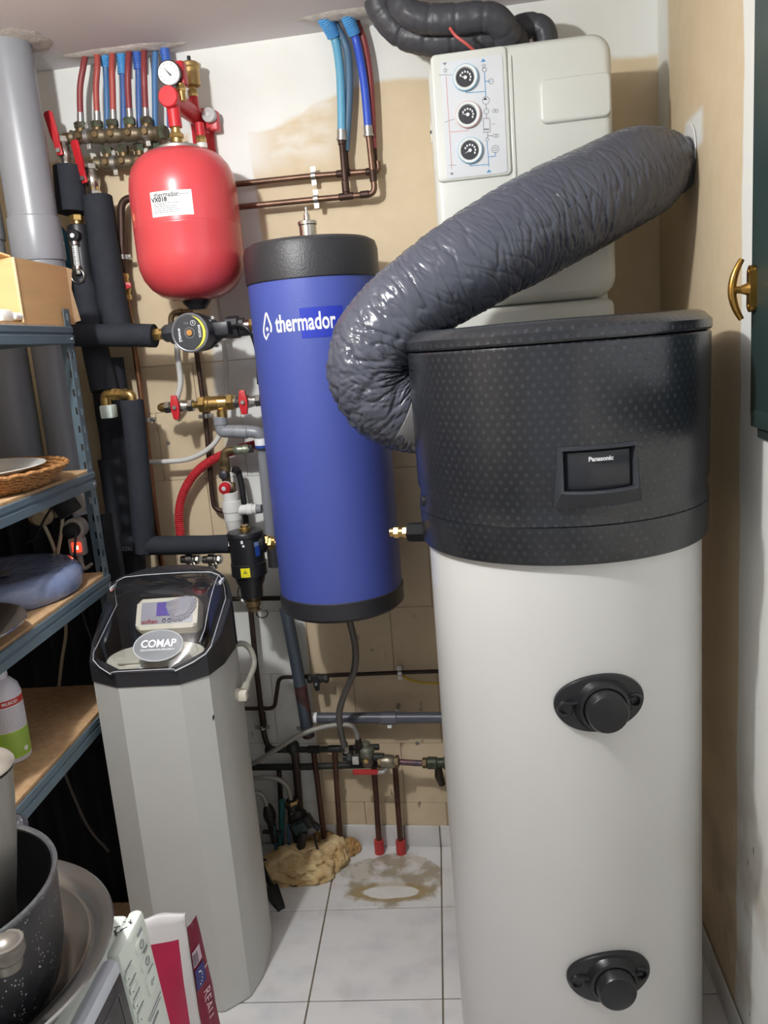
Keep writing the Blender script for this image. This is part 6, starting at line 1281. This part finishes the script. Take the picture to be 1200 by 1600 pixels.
# speckled black pot
def speck_mat():
    n = NB('speckled_black', .32); v = n.nt.nodes.new('ShaderNodeTexVoronoi'); v.inputs['Scale'].default_value = 240; n.nt.links.new(n.pos, v.inputs['Vector'])
    s = n.mth('MULTIPLY', n.ss(v.outputs['Distance'], .3, .2), n.ss(n.noise(70, 2), .52, .56)); n.col(n.mix(s, (40, 41, 46), (190, 190, 192))); return n.M
SPK = speck_mat(); zp = 1.02; cx, cy, cr = -.606, .769, .140; zb_p = mz1 + .004
t = thing('speckled_pot', 'large black speckled cooking pot standing in the steel basin', 'pot', Vector((cx, cy, zb_p))); po = Vector((cx, cy, zb_p)); hp = zp - zb_p
b = BM(); lathe(b, po, ZUP, [(0, 0), (0, cr * .70), (.006, cr * .78), (.03, cr * .89), (.07, cr * .955), (hp - .006, cr * .985), (hp - .003, cr * .988)], 80, open1=True); obj('outside', b, SPK, t)
b = BM(); lathe(b, po, ZUP, [(hp - .003, cr * .95), (hp - .003, cr * .992), (hp, cr), (hp + .002, cr * .995), (hp + .0025, cr * .965), (hp, cr * .95)], 80, hol=True); obj('rim', b, mat('rim_grey', (108, 110, 114), .25, .5, .3, 200), t)
b = BM(); lathe(b, po, ZUP, [(hp + .0005, cr * .957), (hp - .01, cr * .945), (.07, cr * .925), (.03, cr * .855), (.008, cr * .74), (.006, 0)], 80, open0=True); obj('inside', b, mat('pot_coating', (12, 12, 14), .6, spec=.15), t)
for a in (math.radians(88), math.radians(-62)):
    dr_ = Vector((math.cos(a), math.sin(a), 0)); sd = Vector((-dr_.y, dr_.x, 0)); c0 = po + dr_ * cr * .97 + ZUP * (hp - .018)
    b = BM(); tube(b, smooth([c0 - sd * .034, c0 - sd * .03 + dr_ * .015 + ZUP * .004, c0 - sd * .02 + dr_ * .026 + ZUP * .008, c0 + dr_ * .029 + ZUP * .009, c0 + sd * .02 + dr_ * .026 + ZUP * .008, c0 + sd * .03 + dr_ * .015 + ZUP * .004, c0 + sd * .034], 5), .0075, 10); obj('handle', b, SPK, t)
# aluminium pot with lid inside it
zl_ = 1.16
ALU = mat('worn_aluminium', (168, 166, 162), .42, .8, .2, 40, .05, 300, stretch=(1, 1, .1)); za0 = zb_p + .008
rA = .0505; acx, acy = -.551, .795
t = thing('aluminium_pot', 'tall dull aluminium pot with lid standing inside the speckled pot', 'pot', Vector((acx, acy, za0))); ao = Vector((acx, acy, za0)); ha = zl_ - .012 - za0
b = BM(); lathe(b, ao, ZUP, [(0, 0), (0, rA * .30), (.006, rA * .36), (ha - .16, rA * .58), (ha - .12, rA * .72), (ha - .08, rA * .84), (ha - .03, rA * .95), (ha, rA), (ha + .001, rA + .002), (ha + .003, rA + .002), (ha + .003, rA - .003), (ha - .08, rA * .76), (.004, 0)], 64); obj('body', b, ALU, t)
b = BM(); lathe(b, ao + ZUP * (ha + .004), ZUP, [(0, rA - .002), (.003, rA + .003), (.006, rA + .001), (.014, rA * .7), (.018, rA * .3), (.018, 0)], 64); obj('lid', b, mat('lid_aluminium', (172, 164, 152), .5, .6, .3, 30), t)
# glass lid knob-like handle at the pot's near side
q = AZ(8, 1485, zp - .01); b = BM(); ball(b, q, .02, 18, (1, 1, .8)); lathe(b, q - ZUP * .02, ZUP, [(0, .014), (.01, .016), (.03, .019)], 18); tag(obj('pot_grip', b, mat('grey_grip', (128, 122, 114), .3, .4, .2, 30)), 'rounded grey brown grip at the near side of the speckled pot', 'grip')
# ================= salt bag =================
BGR = mat('bag_crimson', (178, 34, 76), .35, 0, .12, 14, .25, 30); BGW = mat('bag_white', (216, 214, 214), .35, 0, .05, 10, .25, 30)
Yb = 1.36; tl, tr_ = AY(205, 1436, Yb + .03), AY(286, 1436, Yb + .03); topz = tl.z
t = thing('salt_bag', 'crimson and white plastic bag standing between microwave and softener', 'bag', Vector(((tl.x + tr_.x) / 2, Yb + .05, 0)))
xl, xr2 = tl.x - .03, tr_.x; zfold = topz - .058
b = BM(); NX, NZ = 26, 30; F_, K_ = [], []
def bagd(u, v): return .006 + .075 * (1 - abs(u) ** 2.6) * min(1, (1 - v) * 2.6) ** .7
for i in range(NZ + 1):
    v = i / NZ; z = .001 + (topz - .001) * v; r1, r2 = [], []
    for j in range(NX + 1):
        u = -1 + 2 * j / NX; x = (xl + xr2) / 2 + u * (xr2 - xl) / 2; n_ = .006 * noise.noise((x * 18, z * 14, 0)) * min(1, (1 - v) * 6 + .3)
        yo = Yb + .03 + .014 * u
        r1.append(b.verts.new((x, yo - bagd(u, v) * .35 + n_, z + (.004 * math.sin(u * 5) if i == NZ else 0)))); r2.append(b.verts.new((x + .042 * (1 if u > .9 else 0) * 0, yo + bagd(u, v) * 1.0 - n_, z + (.004 * math.sin(u * 5) if i == NZ else 0))))
    F_.append(r1); K_.append(r2)
def colr(z, u): return 1 if (z > zfold or u > .80) else 0
for i in range(NZ):
    for j in range(NX):
        zz = (F_[i][j].co.z + F_[i + 1][j].co.z) / 2; u = -1 + 2 * (j + .5) / NX
        f = b.faces.new((F_[i][j], F_[i][j + 1], F_[i + 1][j + 1], F_[i + 1][j])); f.material_index = colr(zz, u); f = b.faces.new((K_[i][j], K_[i + 1][j], K_[i + 1][j + 1], K_[i][j + 1])); f.material_index = 1 if zz > zfold else 0
    for j in (0, NX):
        f = b.faces.new((F_[i][j], F_[i + 1][j], K_[i + 1][j], K_[i][j]) if j else (F_[i][j], K_[i][j], K_[i + 1][j], F_[i + 1][j])); f.material_index = 1
b.faces.new([F_[0][j] for j in range(NX + 1)] + [K_[0][j] for j in range(NX, -1, -1)]); b.faces.new([F_[NZ][j] for j in range(NX + 1)] + [K_[NZ][j] for j in range(NX, -1, -1)]).material_index = 1
obj('front', b, [BGR, BGW], t, angle=70, recalc=False)
# side gusset facing right, crimson with printed patches
b = BM(); G = []
ztop2 = AX(301, 1450, xr2 + .01).z
for i in range(NZ + 1):
    v = i / NZ; z = .001 + (topz - .034) * v; row = []
    for j in range(9):
        w_ = j / 8; row.append(b.verts.new((xr2 + .0015 + .017 * math.sin(w_ * PI / 2) * (1 - .6 * v) + .003 * noise.noise((w_ * 4, z * 12, 3)), Yb + .04 + .075 * w_ * (1 - .45 * v ** 2), z)))
    G.append(row)
for i in range(NZ):
    for j in range(8): b.faces.new((G[i][j], G[i][j + 1], G[i + 1][j + 1], G[i + 1][j]))
gp = [[v.co.copy() for v in r] for r in G]
bmesh.ops.solidify(b, geom=b.faces[:], thickness=.001); gs = obj('side_gusset', b, BGR, t, angle=60)
def gpt(v, w_, h=.0016):                  # point on the gusset surface
    i = min(int(v * NZ), NZ - 1); j = min(int(w_ * 8), 7); fi, fj = v * NZ - i, w_ * 8 - j
    p_ = (gp[i][j] * (1 - fj) + gp[i][j + 1] * fj) * (1 - fi) + (gp[i + 1][j] * (1 - fj) + gp[i + 1][j + 1] * fj) * fi
    n_ = (gp[i][j + 1] - gp[i][j]).cross(gp[i + 1][j] - gp[i][j]).normalized(); n_ = n_ if n_.x > 0 or n_.y < 0 else -n_; return p_ + n_ * h
def gpatch(nm, v0, v1, w0, w1, M, h=.0016, n=4, par=None):
    b = BM(); V = [[b.verts.new(gpt(v0 + (v1 - v0) * i / n, w0 + (w1 - w0) * j / n, h)) for j in range(n + 1)] for i in range(n + 1)]
    for i in range(n):
        for j in range(n): b.faces.new((V[i][j], V[i][j + 1], V[i + 1][j + 1], V[i + 1][j]))
    return obj(nm, b, M, par or gs)
gpatch('barcode_label', .80, .875, .02, .62, mat('barcode_paper', (206, 188, 200), .5))
for k in range(5): gpatch('barcode_bar', .806, .862, .04 + .07 * k, .07 + .07 * k + .01 * (k % 2), mat('barcode_ink', (72, 44, 78), .5), .0021, 2)
gpatch('blue_emblem', .68, .785, .03, .66, mat('emblem_blue', (40, 42, 120), .5))
b = BM()
for k in range(7):
    a = math.radians(-80 + 27 * k); q = gpt(.73 + .032 * math.sin(a), .22 + .22 * math.cos(a), .0022); bmesh.ops.create_icosphere(b, subdivisions=1, radius=.0016, matrix=Matrix.Translation(q))
obj('emblem_stars', b, PRINT_W, gs)
gpatch('white_dash', .735, .742, .66, .9, PRINT_W)
tb_ = text_bm('REAU', .030, .0, depth=.0001); q0 = gpt(.565, .5, .002); yv = Vector((.35, .94, 0)).normalized(); place(tb_, q0, -ZUP, yv); obj('lettering', tb_, mat('bag_print', (236, 196, 206), .5), gs)
# ================= wrapped refrigerant lines above the boiler =================
BAGM = mat('wrapped_black', (70, 71, 77), .42, 0, .12, 18, .25, 60, spec=.45)
def wrapped(name, label, pts, r, seed, grp):
    P = resample(smooth(pts, 10), .004); R_ = []; b = BM(); seg = 40; u = None
    for i, q in enumerate(P):
        T = (P[min(i + 1, len(P) - 1)] - P[max(i - 1, 0)]).normalized()
        if u is None: u, v = frame(T)
        u = (u - T * u.dot(T)).normalized(); v = T.cross(u); s = i * .004; ring = []
        pinch = max(0, 1 - abs(((s + seed * .03) % .062) - .031) / .006)
        for j in range(seg):
            a = 2 * PI * j / seg; dr = u * math.cos(a) + v * math.sin(a)
            k = r * (1 - .085 * pinch + .05 * noise.noise((s * 22, math.cos(a) * 1.5 + seed, math.sin(a) * 1.5)) - .05 * (1 - abs(noise.noise((s * 50 + seed, math.cos(a) * 3, math.sin(a) * 3)))) ** 4); ring.append(q + dr * k)
        R_.append(ring)
    rings(b, R_); return obj(name, b, BAGM, None, label, 'pipe', grp, angle=70)
g_ = 'wrapped black pipes above the boiler'
wrapped('wrapped_pipe', 'upper black wrapped pipe running along the ceiling above the boiler', [AZ(622, -12, ZC - .005), W(634, 18, .22), W(668, 30, .22), W(720, 29, .22), W(758, 26, .22), W(781, 36, .21), W(796, 62, .18)], .0335, 1, g_)
wrapped('wrapped_pipe', 'lower black wrapped pipe sagging out of the ceiling behind the boiler top', [AZ(590, -2, ZC - .005), W(600, 22, .17), W(627, 50, .16), W(675, 64, .16), W(725, 61, .16), W(770, 55, .16), W(800, 60, .15), W(805, 90, .15)], .036, 4, g_)
wrapped('wrapped_pipe', 'short black wrapped bend at the right above the boiler', [W(796, 60, .12), W(808, 46, .12), W(832, 40, .12), W(850, 50, .12), W(854, 80, .12)], .030, 7, g_)
b = BM(); tube(b, smooth([W(703, 44, .28), W(712, 56, .29), W(728, 68, .29), W(742, 80, .28)], 6), .0035, 8); tag(obj('red_wire', b, mat('red_wire', (190, 84, 80), .5)), 'thin red wire hanging from the wrapped pipes onto the boiler', 'wire')
